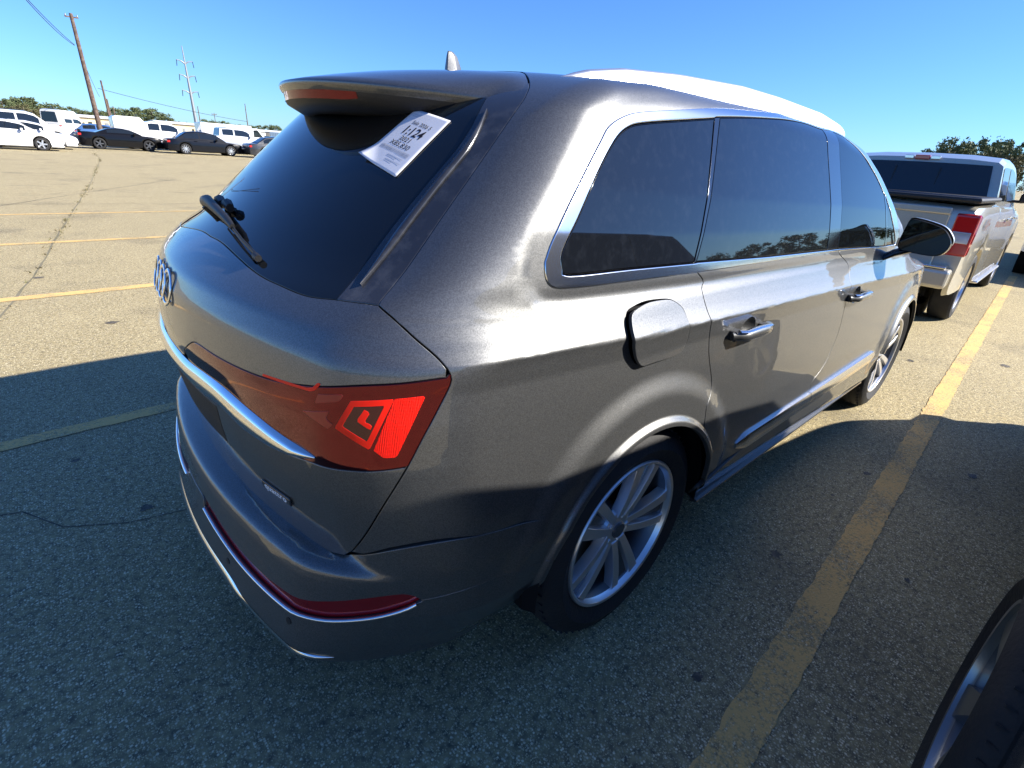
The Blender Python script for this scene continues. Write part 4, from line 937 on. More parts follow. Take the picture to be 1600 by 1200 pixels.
# ------------------------------------------------------------------ ground
def asphalt():
    m=bpy.data.materials.new('asphalt'); m.use_nodes=True; n=m.node_tree.nodes; L=m.node_tree.links; b=n['Principled BSDF']
    tc=n.new('ShaderNodeTexCoord'); P=tc.outputs['Object']
    def noise(sc,det=3,ro=.5,vec=P):
        t=n.new('ShaderNodeTexNoise'); t.inputs['Scale'].default_value=sc; t.inputs['Detail'].default_value=det; t.inputs['Roughness'].default_value=ro; L.new(vec,t.inputs['Vector']); return t
    def vor(sc,feat='F1',rnd=1.):
        v=n.new('ShaderNodeTexVoronoi'); v.feature=feat; v.inputs['Scale'].default_value=sc; v.inputs['Randomness'].default_value=rnd; return v
    def rng_(src,a,b_,c=0.,d=1.):
        r=n.new('ShaderNodeMapRange'); r.inputs[1].default_value=a;r.inputs[2].default_value=b_;r.inputs[3].default_value=c;r.inputs[4].default_value=d; L.new(src,r.inputs[0]); return r.outputs[0]
    def mixc(f,a,b_,bt='MIX'):
        x=n.new('ShaderNodeMix'); x.data_type='RGBA'; x.blend_type=bt
        for s,v in((0,f),(6,a),(7,b_)):
            if isinstance(v,(int,float)): x.inputs[s].default_value=v
            elif isinstance(v,tuple): x.inputs[s].default_value=(*v,1)
            else: L.new(v,x.inputs[s])
        return x.outputs[2]
    def mul(a,b_,op='MULTIPLY'):
        x=n.new('ShaderNodeMath'); x.operation=op
        for s,v in((0,a),(1,b_)):
            if isinstance(v,(int,float)): x.inputs[s].default_value=v
            else: L.new(v,x.inputs[s])
        return x.outputs[0]
    v1=vor(120); L.new(P,v1.inputs['Vector']); v2=vor(210); L.new(P,v2.inputs['Vector'])
    s1=n.new('ShaderNodeSeparateColor'); L.new(v1.outputs['Color'],s1.inputs[0]); s2=n.new('ShaderNodeSeparateColor'); L.new(v2.outputs['Color'],s2.inputs[0])
    st1=mul(rng_(v1.outputs['Distance'],.48,.36),rng_(s1.outputs[0],.45,.50))      # larger chips
    st2=mul(rng_(v2.outputs['Distance'],.50,.38),rng_(s2.outputs[0],.40,.45))      # fine chips
    c1=mixc(s1.outputs[1],(.28,.23,.13),(.80,.70,.46)); c2=mixc(s2.outputs[1],(.27,.22,.12),(.68,.57,.32))
    big=noise(.22,5,.6); mid=noise(2.2,4,.6)
    base=mixc(rng_(big.outputs[0],.35,.7),(.34,.275,.135),(.45,.36,.18))
    base=mixc(rng_(mid.outputs[0],.3,.7),base,(.31,.25,.122))
    base=mixc(rng_(noise(40,3).outputs[0],.35,.7),base,(.12,.10,.065))
    col=mixc(st2,base,c2); col=mixc(st1,col,c1)
    # dark hairline cracks, long and wandering
    nz=noise(1.1,5,.6); va=n.new('ShaderNodeVectorMath'); va.operation='MULTIPLY_ADD'; L.new(nz.outputs['Color'],va.inputs[0]); va.inputs[1].default_value=(1.3,1.3,0); L.new(P,va.inputs[2])
    vc=vor(.16,'DISTANCE_TO_EDGE'); L.new(va.outputs[0],vc.inputs['Vector'])
    ck=mul(rng_(vc.outputs['Distance'],.0016,.0005),rng_(noise(.4,2).outputs[0],.56,.62))
    col=mixc(mul(ck,.0),col,(.035,.032,.026))
    # oil and tyre stains
    stn=rng_(noise(.75,5,.62).outputs[0],.54,.74,0,.50); col=mixc(stn,col,(.06,.055,.045))
    L.new(col,b.inputs['Base Color']); b.inputs['Roughness'].default_value=.86; b.inputs['Specular IOR Level'].default_value=.35
    h=mul(mul(st1,.7),mul(st2,.4),'ADD'); bp=n.new('ShaderNodeBump'); bp.inputs['Strength'].default_value=.75; bp.inputs['Distance'].default_value=.0035; L.new(h,bp.inputs['Height']); L.new(bp.outputs[0],b.inputs['Normal'])
    return m,col
M['asphalt'],_=asphalt()
def yellow():
    m=M['asphalt'].copy(); m.name='worn_yellow_line_paint'; n=m.node_tree.nodes; L=m.node_tree.links; b=n['Principled BSDF']; tc=[x for x in n if x.type=='TEX_COORD'][0]
    old=b.inputs['Base Color'].links[0].from_socket
    t=n.new('ShaderNodeTexNoise'); t.inputs['Scale'].default_value=70; t.inputs['Detail'].default_value=6; t.inputs['Roughness'].default_value=.7; L.new(tc.outputs['Object'],t.inputs['Vector'])
    t2=n.new('ShaderNodeTexNoise'); t2.inputs['Scale'].default_value=3.5; t2.inputs['Detail'].default_value=4; L.new(tc.outputs['Object'],t2.inputs['Vector'])
    ad=n.new('ShaderNodeMath'); ad.operation='MULTIPLY_ADD'; L.new(t2.outputs[0],ad.inputs[0]); ad.inputs[1].default_value=.7; L.new(t.outputs[0],ad.inputs[2])
    r=n.new('ShaderNodeMapRange'); r.inputs[1].default_value=.80; r.inputs[2].default_value=.98; r.inputs[3].default_value=.92; r.inputs[4].default_value=.10; L.new(ad.outputs[0],r.inputs[0])
    mx=n.new('ShaderNodeMix'); mx.data_type='RGBA'; L.new(r.outputs[0],mx.inputs[0]); L.new(old,mx.inputs[6]); mx.inputs[7].default_value=(.74,.46,.16,1); L.new(mx.outputs[2],b.inputs['Base Color'])
    return m
M['yellow']=yellow()
g=mk('ground',[(-900,-900,0),(900,-900,0),(900,900,0),(-900,900,0)],[(0,1,2,3)],M['asphalt'],smooth=False); tag(g,kind='structure')
def line(name,p0,p1,wd,z=.004,n=40):
    p0=np.array(p0);p1=np.array(p1);d=(p1-p0)/np.linalg.norm(p1-p0);s=np.array([-d[1],d[0]]); V=[];r=random.Random(int(p0[1]*100))
    for i in range(n+1):
        c=p0+(p1-p0)*i/n; V+= [(*(c+s*(wd/2+r.uniform(-.006,.006))),z),(*(c-s*(wd/2+r.uniform(-.006,.006))),z)]
    o=mk(name,V,[(2*i,2*i+1,2*i+3,2*i+2) for i in range(n)],M['yellow'],smooth=False); return tag(o,kind='structure')
line('road_marking',(-1.5,-1.585),(13.5,-.86),.118,n=420)
line('road_marking',(-3.6,1.51),(5.4,1.92),.105,n=160); line('road_marking',(-3.8,4.60),(5.4,5.01),.14); line('road_marking',(-4,7.62),(5.4,8.05),.12); line('road_marking',(-4,10.7),(5.4,11.1),.11)
for k in range(4): line('road_marking',(-4,-4.75-3.05*k),(6,-4.30-3.05*k),.11)
M['joint']=mat('joint_sealant',(.05,.045,.035),.9,mix=(6,(.12,.10,.07),.4,.6))
M['weedseam']=mat('grassy_joint',(.14,.125,.07),.9,mix=(2,(.19,.165,.11),.4,.6))
def seam(pts,wd,name='pavement_joint',m=None,seed=1):
    r=random.Random(seed); P=resamp(catmull([(x,y,0) for x,y in pts],6),.25); V=[]
    for i,p in enumerate(P):
        d=P[min(i+1,len(P)-1)]-P[max(i-1,0)]; d/=np.linalg.norm(d); s=np.array([-d[1],d[0],0]); o=s*r.uniform(-.5,.5)*wd; w2=wd*r.uniform(.3,.6)
        V+=[p+o+s*w2+(0,0,.0025),p+o-s*w2+(0,0,.0025)]
    o=mk(name,V,[(2*i,2*i+1,2*i+3,2*i+2) for i in range(len(P)-1)],m or M['joint'],smooth=False); return tag(o,kind='structure')
weedline=[(-.8,3.2),(-.60,4.1),(-.29,6.07),(-.02,8.26),(.19,9.92),(1.06,16.7),(1.9,24),(2.7,31.4),(3.0,37)]
seam(weedline,.022,m=M['weedseam'],seed=2); seam([(-6,12.6),(6,12.2),(30,11.6)],.02,seed=3); seam([(8,14),(14,24),(24,34)],.05,seed=4); seam([(-9,26),(2,25),(18,27),(40,26)],.035,seed=5); seam([(-2.4,9),(.4,14),(3.6,19.5)],.03,seed=6); seam([(-9,18),(-3,20),(3,19.5)],.03,seed=8)
M['weed']=mat('dry_weeds',(.15,.14,.06),.8,mix=(3,(.26,.21,.11),.4,.6))
def weeds():
    r=random.Random(11); V=[];Fc=[]; P=resamp(catmull([(x,y,0) for x,y in weedline],6),.05)
    for p in P:
        if p[1]<5.2: dens_=.12
        else: dens_=.10+.30*(math.sin(p[1]*.9)*.5+.5)
        if r.random()>dens_: continue
        for _ in range(5):
            a=r.uniform(0,6.28); h=r.uniform(.01,.045); w2=r.uniform(.004,.012); x=p[0]+r.gauss(0,.035); y=p[1]+r.gauss(0,.04); dx,dy=math.cos(a),math.sin(a); k=len(V)
            V+=[(x-dy*w2,y+dx*w2,.001),(x+dy*w2,y-dx*w2,.001),(x+dx*h*1.1,y+dy*h*1.1,h)]; Fc.append((k,k+1,k+2))
    tag(mk('weeds',V,Fc,M['weed'],smooth=False),'low dry weeds growing in the long crack of the pavement','weeds',kind='stuff')
weeds()
M['oil']=mat('old_oil_stain',(.05,.043,.033),.7,mix=(30,(.15,.125,.085),.45,.6))
def stain(x,y,r0,seed):
    r=random.Random(seed); n=26; V=[(x,y,.0028)]
    for i in range(n):
        a=2*math.pi*i/n; q=r0*r.uniform(.6,1.15); V.append((x+q*math.cos(a),y+q*math.sin(a)*.8,.0028))
    tag(mk('oil_stain',V,[(0,1+i,1+(i+1)%n) for i in range(n)],M['oil'],smooth=False),kind='structure')
for i,(x,y,q) in enumerate([(1.1,-1.28,.02),(1.9,-1.2,.03),(2.2,-1.62,.015),(.25,-1.15,.018),(-.1,.7,.03),(-.3,1.3,.02),(.1,3.6,.05),(-.3,5.6,.06),(1.6,6.4,.08),(3.0,-1.25,.025),(3.5,-1.65,.03),(5.6,-.9,.04),(.6,-1.25,.012),(2.6,-1.2,.012),(6.3,-1.5,.05)]): stain(x,y,q,i)
seam([(-.95,.98),(-.57,1.03),(-.38,.75),(-.23,.64),(-.1,.63),(.06,.58)],.006,seed=21)
# ------------------------------------------------------------------ generic vehicles
M['tint']=mat('tinted_car_glass',(.010,.013,.015),.03,spec=.8)
def vehicle(root,L,Wd,hs,gh,paintm,wheels=(.9,3.6),R=.33,windows=(),zb=.2,rear_taper=.12,front_taper=.22,side_in=.16,lamps=True,grille=True,detail=1,open_bed=None,rimstyle='dark',mirror_at=None,handles=(),lightcol='redhot',lamp_z=None):
    """root frame: x from tail (0) to nose (L), y centred.  hs: shoulder profile [(x,z)], gh: greenhouse roofline [(x,z)] or None"""
    hsf=crv(hs,.10); Ra=R+.055
    def hw(x):
        w_=Wd/2; t=max(0,(.55-x)/.55); w_-=rear_taper*t**2.2; t=max(0,(x-(L-.8))/.8); w_-=front_taper*t**2.2; return w_
    xs=sorted(set([0,.02,.06,.12,.2,.32,L-.02,L,L-.06,L-.12,L-.2,L-.32]+list(np.linspace(.4,L-.4,int(14*detail+10)))+[c+Ra*k for c in wheels for k in np.linspace(-1.02,1.02,17)]))
    xs=[x for x in xs if 0<=x<=L]; V=[];Fc=[]
    def sec(x):
        w_=hw(x); h=float(hsf(x)); zb_=zb
        for c in wheels:
            if abs(x-c)<Ra: zb_=max(zb_,R+math.sqrt(max(0,Ra*Ra-(x-c)**2)))
        e=min(1,x/.10,(L-x)/.14); e=math.sqrt(max(0,1-(1-max(e,0))**2)); zl=zb_+(1-e)*.10; hh=h-(1-e)*.10
        zl=min(zl,hh-.05)
        m1=max(zl+.02,.42);m2=max(m1+.01,h*.62);m3=max(m2+.01,h-.10)
        m3=min(m3,hh-.02) ; m2=min(m2,m3-.01); m1=min(m1,m2-.01)
        r=[(w_-.05,zl),(w_-.012,zl+.03 if zl+.03<m1 else m1-.001),(w_-.005,m1),(w_,m2),(w_-.015,m3),(w_-.05,hh-.015),(w_-.10,hh)]
        return r,hh
    K=7
    for x in xs:
        r,h=sec(x); 
        for y,z in r: V.append((x,-y,z))
        V.append((x,0,h+.02))
        for y,z in r[::-1]: V.append((x,y,z))
    n=2*K+1
    for i in range(len(xs)-1):
        for j in range(n-1): Fc.append((i*n+j,i*n+j+1,(i+1)*n+j+1,(i+1)*n+j))
    Fc.append(tuple(range(n))[::-1]); Fc.append(tuple((len(xs)-1)*n+j for j in range(n)))
    if open_bed: 
        x0,x1=open_bed; Fc=[f for f in Fc if not (len(f)==4 and all(x0<=V[q][0]<=x1 and abs(V[q][1])<Wd/2-.09 for q in f))]
    o=mk('body',V,Fc,paintm,root); bm=bmesh.new(); bm.from_mesh(o.data); bmesh.ops.recalc_face_normals(bm,faces=bm.faces); bm.to_mesh(o.data); bm.free()
    o.data.polygons.foreach_set('use_smooth',[True]*len(o.data.polygons))
    try: o.data.set_sharp_from_angle(angle=math.radians(40))
    except Exception: pass
    bm=bmesh.new(); box(bm,(L/2,0,zb+.14),(L*.86,Wd-.30,.22)); frombm('underbody',bm,M['well'],root)
    if gh:
        gx=[p[0] for p in gh]; gz=[p[1] for p in gh]; g0,g1=gx[0],gx[-1]
        top=lambda x:float(np.interp(x,gx,gz)); ztop=max(gz)
        def yb(x): return hw(x)-.09
        def yt(x):
            h=float(hsf(x)); f=max(0,min(1,(top(x)-h)/(ztop-1.0 if ztop>1.3 else .3))); return yb(x)-side_in*f
        X=sorted(set(gx+list(np.linspace(g0,g1,int(16*detail+8))))); V=[];Fc=[]; J=[0,.5,.9,1]
        for x in X:
            h=float(hsf(x))-.02; t=max(top(x),h+.001); a,b=yb(x),yt(x)
            r=[(a,h),(a+(b-a)*.5,h+(t-h)*.5),(a+(b-a)*.93,h+(t-h)*.90),(b-.05*min(1,(t-h)*3),t-.012*min(1,(t-h)*3)),(b*.6,t+.012*min(1,(t-h)*3))]
            for y,z in r: V.append((x,-y,z))
            V.append((x,0,t+.022*min(1,(t-h)*3)))
            for y,z in r[::-1]: V.append((x,y,z))
        n=11
        for i in range(len(X)-1):
            for j in range(n-1): Fc.append((i*n+j,i*n+j+1,(i+1)*n+j+1,(i+1)*n+j))
        Fc.append(tuple(range(n))[::-1]); Fc.append(tuple((len(X)-1)*n+j for j in range(n)))
        o=mk('cabin',V,Fc,paintm,root); bm=bmesh.new(); bm.from_mesh(o.data); bmesh.ops.recalc_face_normals(bm,faces=bm.faces); bm.to_mesh(o.data); bm.free()
        o.data.polygons.foreach_set('use_smooth',[True]*len(o.data.polygons))
        try: o.data.set_sharp_from_angle(angle=math.radians(30))
        except Exception: pass
        for (x0,x1,lo,hi) in windows:         # side windows, both sides
            for s_ in(-1,1):
                V=[];Fc=[];N_=10
                for i in range(N_+1):
                    x=x0+(x1-x0)*i/N_; h=float(hsf(x))-.02; t=top(x); a,b=yb(x),yt(x)
                    for f in(lo,hi):
                        f2=f
                        if t-h<.12: f2=min(f,lo+.02)
                        V.append((x,s_*(a+(b-a)*f2*1.0+.006),h+(t-h)*f2*.96))
                for i in range(N_): Fc.append((2*i,2*i+1,2*i+3,2*i+2) if s_>0 else (2*i,2*i+2,2*i+3,2*i+1))
                mk('side_window',V,Fc,M['tint'],root,False)
        for (xa,xb,nm) in ((g0,gx[1],'rear_screen'),(gx[-2],g1,'windscreen')):
            V=[];Fc=[]
            for i in range(5):
                f=.12+.76*i/4; x=xa+(xb-xa)*f; t=max(top(x),float(hsf(x)))+.012
                w2=max(.2,yt(x)-.10)
                for j in range(7):
                    y=-w2+2*w2*j/6; V.append((x+(-.012 if nm=='rear_screen' else .012),y,t+.012*(1-(y/w2)**2)))
            for i in range(4):
                for j in range(6): Fc.append((i*7+j,i*7+j+1,(i+1)*7+j+1,(i+1)*7+j))
            mk(nm,V,Fc,M['tint'],root,True)
    for c in wheels:
        for s_ in(-1,1):
            w_=simple_wheel(root,R,rimstyle); w_.location=(c,s_*(Wd/2-.125),R)
            if s_>0: w_.rotation_euler=(0,0,math.pi)
            bm=bmesh.new(); lathe(bm,[(.0001,0),(Ra-.01,0),(Ra-.01,.28)],24,c=(c,(s_*(Wd/2-.30)) if s_>0 else -(Wd/2-.30)-.0,R)); 
            frombm('wheel_arch',bm,M['well'],root)
    if lamps:
        lz=lamp_z or float(hsf(0.1))-.16; fz=float(hsf(L-.15))-.14
        for s_ in(-1,1):
            bm=bmesh.new(); box(bm,(.10,s_*(hw(.1)-.10),lz),(.22,.22,.13)); frombm('tail_light',bm,M['lamp_r'],root,bevel=.02)
            bm=bmesh.new(); box(bm,(L-.19,s_*(hw(L-.19)-.10),fz),(.30,.20,.12),Matrix.Rotation(.10,3,'Y')); frombm('headlight',bm,M['lamp_w'],root,bevel=.02)
    if grille:
        bm=bmesh.new(); box(bm,(L-.03,0,float(hsf(L))-.24),(.10,Wd*.45,.20)); frombm('grille',bm,M['plastic'],root,bevel=.02)
    bm=bmesh.new(); box(bm,(L-.06,0,zb+.13),(.14,Wd*.8,.12)); frombm('lower_bumper',bm,M['plastic'],root,bevel=.02)
    if mirror_at:
        for s_ in(-1,1):
            bm=bmesh.new(); box(bm,(mirror_at[0],s_*(Wd/2+.06),mirror_at[1]),(.10,.20,.13)); box(bm,(mirror_at[0]+.03,s_*(Wd/2-.06),mirror_at[1]-.05),(.05,.16,.04)); frombm('door_mirror',bm,paintm if len(mirror_at)<3 else M['plastic'],root,bevel=.02)
    for hx,hz in handles:
        for s_ in(-1,1):
            bm=bmesh.new(); box(bm,(hx,s_*(Wd/2+.012),hz),(.20,.03,.03)); frombm('door_handle',bm,paintm,root,bevel=.008)
    return hw,hsf
M['lamp_r']=mat('distant_tail_lamp',(.45,.012,.012),.15,coat=1); M['lamp_w']=mat('headlamp_glass',(.75,.77,.80),.10,metal=.6,coat=1)
_sw={}
def simple_wheel(root,R,style):
    wh=link('wheel',None,root)
    key=(round(R,3),style)
    if key not in _sw:
        bm=bmesh.new(); r=R*.70; lathe(bm,[(r,-.09),(r+.02,-.115),(R-.03,-.112),(R-.006,-.09),(R,-.06),(R,.06),(R-.006,.09),(R-.03,.112),(r,.09)],40)
        a=frombm('tyre',bm,M['rubber'],None,True); me1=a.data; bpy.data.objects.remove(a)
        bm=bmesh.new(); lathe(bm,[(r,-.088),(r-.012,-.100),(r-.02,-.085),(r-.035,-.02),(r-.035,.05)],36)
        for k in range(5 if style!='multi' else 10):
            t=2*math.pi*k/(5 if style!='multi' else 10); wv=.07 if style!='multi' else .035
            prism(bm,[(math.cos(t)*.02-math.sin(t)*wv*.6,math.sin(t)*.02+math.cos(t)*wv*.6),(math.cos(t)*.02+math.sin(t)*wv*.6,math.sin(t)*.02-math.cos(t)*wv*.6),(math.cos(t)*(r-.015)+math.sin(t)*wv*.45,math.sin(t)*(r-.015)-math.cos(t)*wv*.45),(math.cos(t)*(r-.015)-math.sin(t)*wv*.45,math.sin(t)*(r-.015)+math.cos(t)*wv*.45)],'y',-.085,-.055)
        lathe(bm,[(.0001,-.095),(.05,-.093),(.06,-.07)],16)
        b=frombm('rim',bm,M['rimdark' if style=='dark' else 'rim'],None,True,angle=30); me2=b.data; bpy.data.objects.remove(b)
        bm=bmesh.new(); lathe(bm,[(.0001,.0),(r-.03,.0),(r-.03,.01)],24); c=frombm('brake_disc',bm,M['well'],None); me3=c.data; bpy.data.objects.remove(c)
        _sw[key]=(me1,me2,me3)
    m1,m2,m3=_sw[key]; link('tyre',m1,wh); link('rim',m2,wh); link('brake_disc',m3,wh)
    return wh
M['wht']=paint('white_car_paint',(.66,.66,.65),0,.4,.02); M['blk']=paint('black_car_paint',(.004,.004,.005),0,.3,.1,.0); M['slv']=paint('silver_car_paint',(.50,.52,.54),.6,.35,.15)
M['nvy']=paint('dark_navy_car_paint',(.004,.005,.008),0,.35,.1); M['slate']=paint('charcoal_car_paint',(.035,.038,.045),.5,.45,.3,.25); M['champ']=paint('champagne_truck_paint',(.52,.49,.41),.65,.36,.15,.08)
sedan_hs=lambda L,r=.92,b=.92,h=.84,nz=.66:[(0,r),(.5,r+.03),(1.1,b+.03),(L*.62,b),(L-1.2,h+.04),(L-.4,h-.04),(L,nz)]
def sedan(name,lab,loc,L,H,m,R=.33,style='alu',coupe=False,grp=None,cat='sedan',rz=0.):
    t=thing(name,lab,cat,loc,rz,grp)
    g=[(.55,.95),(1.25,H-.07),(1.75,H),(2.45,H-.01),(3.0,H-.12),(3.62,.93)] if not coupe else [(.85,.96),(1.65,H-.06),(2.1,H),(2.5,H-.02),(2.95,H-.12),(3.45,.98)]
    wn=[(1.02,1.95,.2,.86),(2.02,3.15,.2,.86)] if not coupe else [(1.55,3.05,.25,.85)]
    vehicle(t,L,1.84,sedan_hs(L) if not coupe else [(0,1.02),(.6,1.03),(1.1,.98),(3.0,.97),(L-1.0,.92),(L-.3,.86),(L,.72)],g,m,(1.02,L-.98),R,wn,.19,mirror_at=(3.0,1.0),handles=() if coupe else((1.7,.86),(2.7,.86)),rimstyle=style,side_in=.2); return t
sedan('white_sedan','white sedan at the left end of the far row, nearest the frame edge','',4.6,1.45,M['wht']) if False else None
cars='cars parked in the far row'
sedan('parked_car','glossy white sedan cut by the left frame edge, silver wheels',(-2.75,38.6,0),4.65,1.44,M['wht'],grp=cars,rz=0.0)
sedan('parked_car','white sedan whose nose pokes out behind the nearest white sedan',(-1.9,41.6,0),4.6,1.43,M['wht'],grp=cars)
sedan('parked_car','black coupe with black wheels and a tail spoiler in the far row',(3.0,45.0,0),4.75,1.34,M['blk'],.35,'dark',True,cars,'coupe')
bm=bmesh.new(); box(bm,(.12,0,1.12),(.20,1.45,.03)); box(bm,(.14,.5,1.07),(.08,.04,.10)); box(bm,(.14,-.5,1.07),(.08,.04,.10)); frombm('tail_spoiler',bm,M['blk'],[o for o in bpy.data.objects if o.get('category')=='coupe'][0])
sedan('parked_car','black four-door sedan with bright alloy wheels, in front of the silver pickup',(7.55,43.0,0),4.85,1.46,M['nvy'],.34,'multi',False,cars)
sedan('parked_car','dark grey car half hidden behind the glass edge of the grey SUV',(12.3,41.5,0),4.7,1.45,M['slate'],.33,'alu',False,cars)
# large white SUV behind the white sedans
t=thing('parked_car','big white full-size SUV standing behind the two white sedans','SUV',(-2.3,46.0,0),0,cars)
vehicle(t,5.35,2.02,[(0,1.15),(1,1.2),(3.4,1.19),(4.2,1.14),(5.1,1.05),(5.35,.80)],[(.02,1.2),(.30,1.90),(1.2,1.97),(3.0,1.95),(3.4,1.84),(4.15,1.19)],M['wht'],(1.05,4.25),.42,[(.45,1.45,.2,.86),(1.55,2.5,.2,.86),(2.6,3.6,.2,.86)],.28,mirror_at=(3.65,1.28),handles=((2.3,1.06),(3.3,1.06)),rimstyle='alu')
bm=bmesh.new(); tube(bm,[(.6,-.72,1.96),(.7,-.72,2.03),(3.0,-.72,2.02),(3.1,-.72,1.95)],.02,6); frombm('roof_rail',bm,M['plastic'],t); bm=bmesh.new(); tube(bm,[(.6,.72,1.96),(.7,.72,2.03),(3.0,.72,2.02),(3.1,.72,1.95)],.02,6); frombm('roof_rail',bm,M['plastic'],t)
# high roof van behind
t=thing('parked_van','white high-roof van seen above the noses of the white sedans','van',(3.1,75.0,0),1.05)
vehicle(t,5.5,2.05,[(0,1.25),(3.6,1.25),(4.4,1.2),(5.2,1.05),(5.5,.8)],[(.0,1.25),(.06,2.50),(.6,2.6),(3.4,2.58),(3.9,2.2),(4.7,1.22)],M['wht'],(1.1,4.5),.36,[(.9,2.3,.12,.42),(2.5,4.0,.12,.45)],.25,mirror_at=(4.1,1.5,1),rimstyle='alu')
# white pickup with tall topper
t=thing('parked_truck','white pickup with a tall white cap over its bed, behind the black coupe','pickup truck',(5.3,48.4,0),0)
vehicle(t,5.75,2.02,[(0,1.25),(2.2,1.25),(3.9,1.22),(4.6,1.18),(5.5,1.08),(5.75,.85)],[(1.90,1.24),(2.0,1.86),(2.4,1.94),(3.5,1.90),(3.8,1.8),(4.5,1.2)],M['wht'],(1.15,4.75),.41,[(2.15,2.85,.2,.85),(2.95,4.0,.2,.85)],.35,mirror_at=(4.0,1.3),handles=((2.7,1.1),(3.6,1.1)),rimstyle='alu')
bm=bmesh.new(); prism(bm,[(.05,1.26),(.05,2.02),(.25,2.15),(1.7,2.15),(1.98,1.85),(1.98,1.26)],'y',-.95,.95); frombm('bed_cap',bm,M['wht'],t,bevel=.06,seg=3)
# silver crew cab pickup
t=thing('parked_truck','silver crew-cab pickup behind the black four-door sedan','pickup truck',(10.3,48.0,0),0)
vehicle(t,5.8,2.02,[(0,1.28),(1.7,1.28),(3.9,1.22),(4.6,1.18),(5.5,1.08),(5.8,.85)],[(1.72,1.26),(1.85,1.88),(2.4,1.93),(3.5,1.90),(3.8,1.8),(4.5,1.2)],M['slv'],(1.1,4.8),.41,[(2.0,2.8,.2,.85),(2.9,4.0,.2,.85)],.35,mirror_at=(4.0,1.3),handles=((2.6,1.1),(3.6,1.1)),rimstyle='alu',open_bed=(.15,1.6))
# white box truck
t=thing('box_truck','small white box truck standing behind the silver crew-cab pickup','box truck',(11.2,52.0,0),0)
bm=bmesh.new(); box(bm,(2.5,0,1.45),(4.0,2.1,1.5)); frombm('cargo_box',bm,M['wht'],t,bevel=.04)
bm=bmesh.new(); box(bm,(2.6,0,.62),(5.4,.9,.16)); frombm('chassis',bm,M['plastic'],t,bevel=.02)
bm=bmesh.new(); prism(bm,[(4.45,.5),(4.45,2.0),(5.0,2.05),(5.6,1.35),(6.1,1.2),(6.15,.5)],'y',-.95,.95); frombm('cab',bm,M['wht'],t,bevel=.06)
for s_ in(-1,1):
    bm=bmesh.new(); prism(bm,[(4.65,1.35),(4.65,1.88),(4.98,1.92),(5.42,1.35)],'y',s_*.955,s_*.965); frombm('side_window',bm,M['tint'],t)
for c in(1.1,5.2):
    for s_ in(-1,1): w_=simple_wheel(t,.40,'alu'); w_.location=(c,s_*.90,.40); w_.rotation_euler=(0,0,math.pi if s_>0 else 0)
# farther rows of cars
far='cars standing in the rows beyond the far row'
protos=[('white hatchback',M['wht'],1.5),('blue car',paint('blue_car_paint',(.05,.12,.28),.3,.4,.1),1.48),('silver car',M['slv'],1.48),('black car',M['blk'],1.5)]
fp=[]
for i,(x,y,k,lab) in enumerate([(4.3,66,1,'small blue hatchback deep behind the gap left of the black coupe'),(6.6,70,2,'small silver car deep behind the black coupe'),(9.0,64,0,'small white car seen between the wooden pole and the capped pickup'),(14.0,68,3,'dark car just above the bonnet of the capped pickup'),(16.8,69,2,'pale silver car right of the capped pickup, far back'),(19.5,66,3,'small dark car above the roof of the black four-door sedan'),(22.5,70,1,'small blue car above the bonnet of the black four-door sedan'),(26.0,66,0,'white car far back, right of the silver pickup'),(27.5,74,1,'blue car far back beside the rear glass of the grey SUV')]):
    t=thing('distant_car',lab,'car',(x,y,0),0,far); fp.append(t)
    vehicle(t,4.4,1.8,sedan_hs(4.4),[(.15,.95),(.7,1.40),(1.3,protos[k][2]),(2.4,protos[k][2]-.02),(2.8,1.36),(3.45,.93)],protos[k][1],(.9,3.5),.33,[(.65,1.6,.2,.86),(1.7,2.95,.2,.86)],.2,detail=.4,rimstyle='alu')
# ------------------------------------------------------------------ champagne pickup ahead
for k_ in('blk','nvy'): M[k_].node_tree.nodes['Principled BSDF'].inputs['Coat Weight'].default_value=.45
tk=thing('parked_pickup','champagne pickup with red tail lamps, parked ahead of the grey SUV','pickup truck',(6.78,.165,0),math.radians(1.2))
hwt,hst=vehicle(tk,5.7,2.0,[(0,1.33),(1.75,1.33),(1.8,1.30),(3.7,1.27),(4.3,1.22),(5.4,1.12),(5.7,.9)],[(1.62,1.28),(1.80,1.80),(2.1,1.86),(2.9,1.87),(3.3,1.83),(3.6,1.74),(4.35,1.2)],M['champ'],(1.13,4.65),.40,[(1.95,2.62,.16,.84),(2.72,3.95,.16,.84)],.42,rear_taper=.03,side_in=.17,lamps=False,detail=1.6,open_bed=(.12,1.62),mirror_at=(3.75,1.40,1),handles=((2.6,1.14),(3.5,1.14)),rimstyle='alu')
Wt=1.0
bm=bmesh.new(); box(bm,(.86,0,.72),(1.5,1.75,.04)); box(bm,(1.66,0,1.0),(.04,1.75,.55)); frombm('bed_floor',bm,M['plastic'],tk)
bm=bmesh.new(); box(bm,(-.012,0,1.02),(.05,1.50,.58)); tg_=frombm('tailgate',bm,M['champ'],tk,bevel=.018,seg=3)
bm=bmesh.new(); box(bm,(-.045,0,1.27),(.03,1.50,.07)); frombm('tailgate_lip',bm,M['champ'],tg_,bevel=.012)
bm=bmesh.new(); box(bm,(-.040,0,1.09),(.012,.30,.09)); frombm('tailgate_handle',bm,M['plastic'],tg_,bevel=.008)
bm=bmesh.new(); box(bm,(-.075,0,1.02),(.012,.26,.10)) ; 
for v in bm.verts: pass
bm.free()
bm=bmesh.new(); box(bm,(.80,0,1.385),(1.66,1.90,.05)); frombm('bed_cover',bm,M['plastic'],tk,bevel=.02)
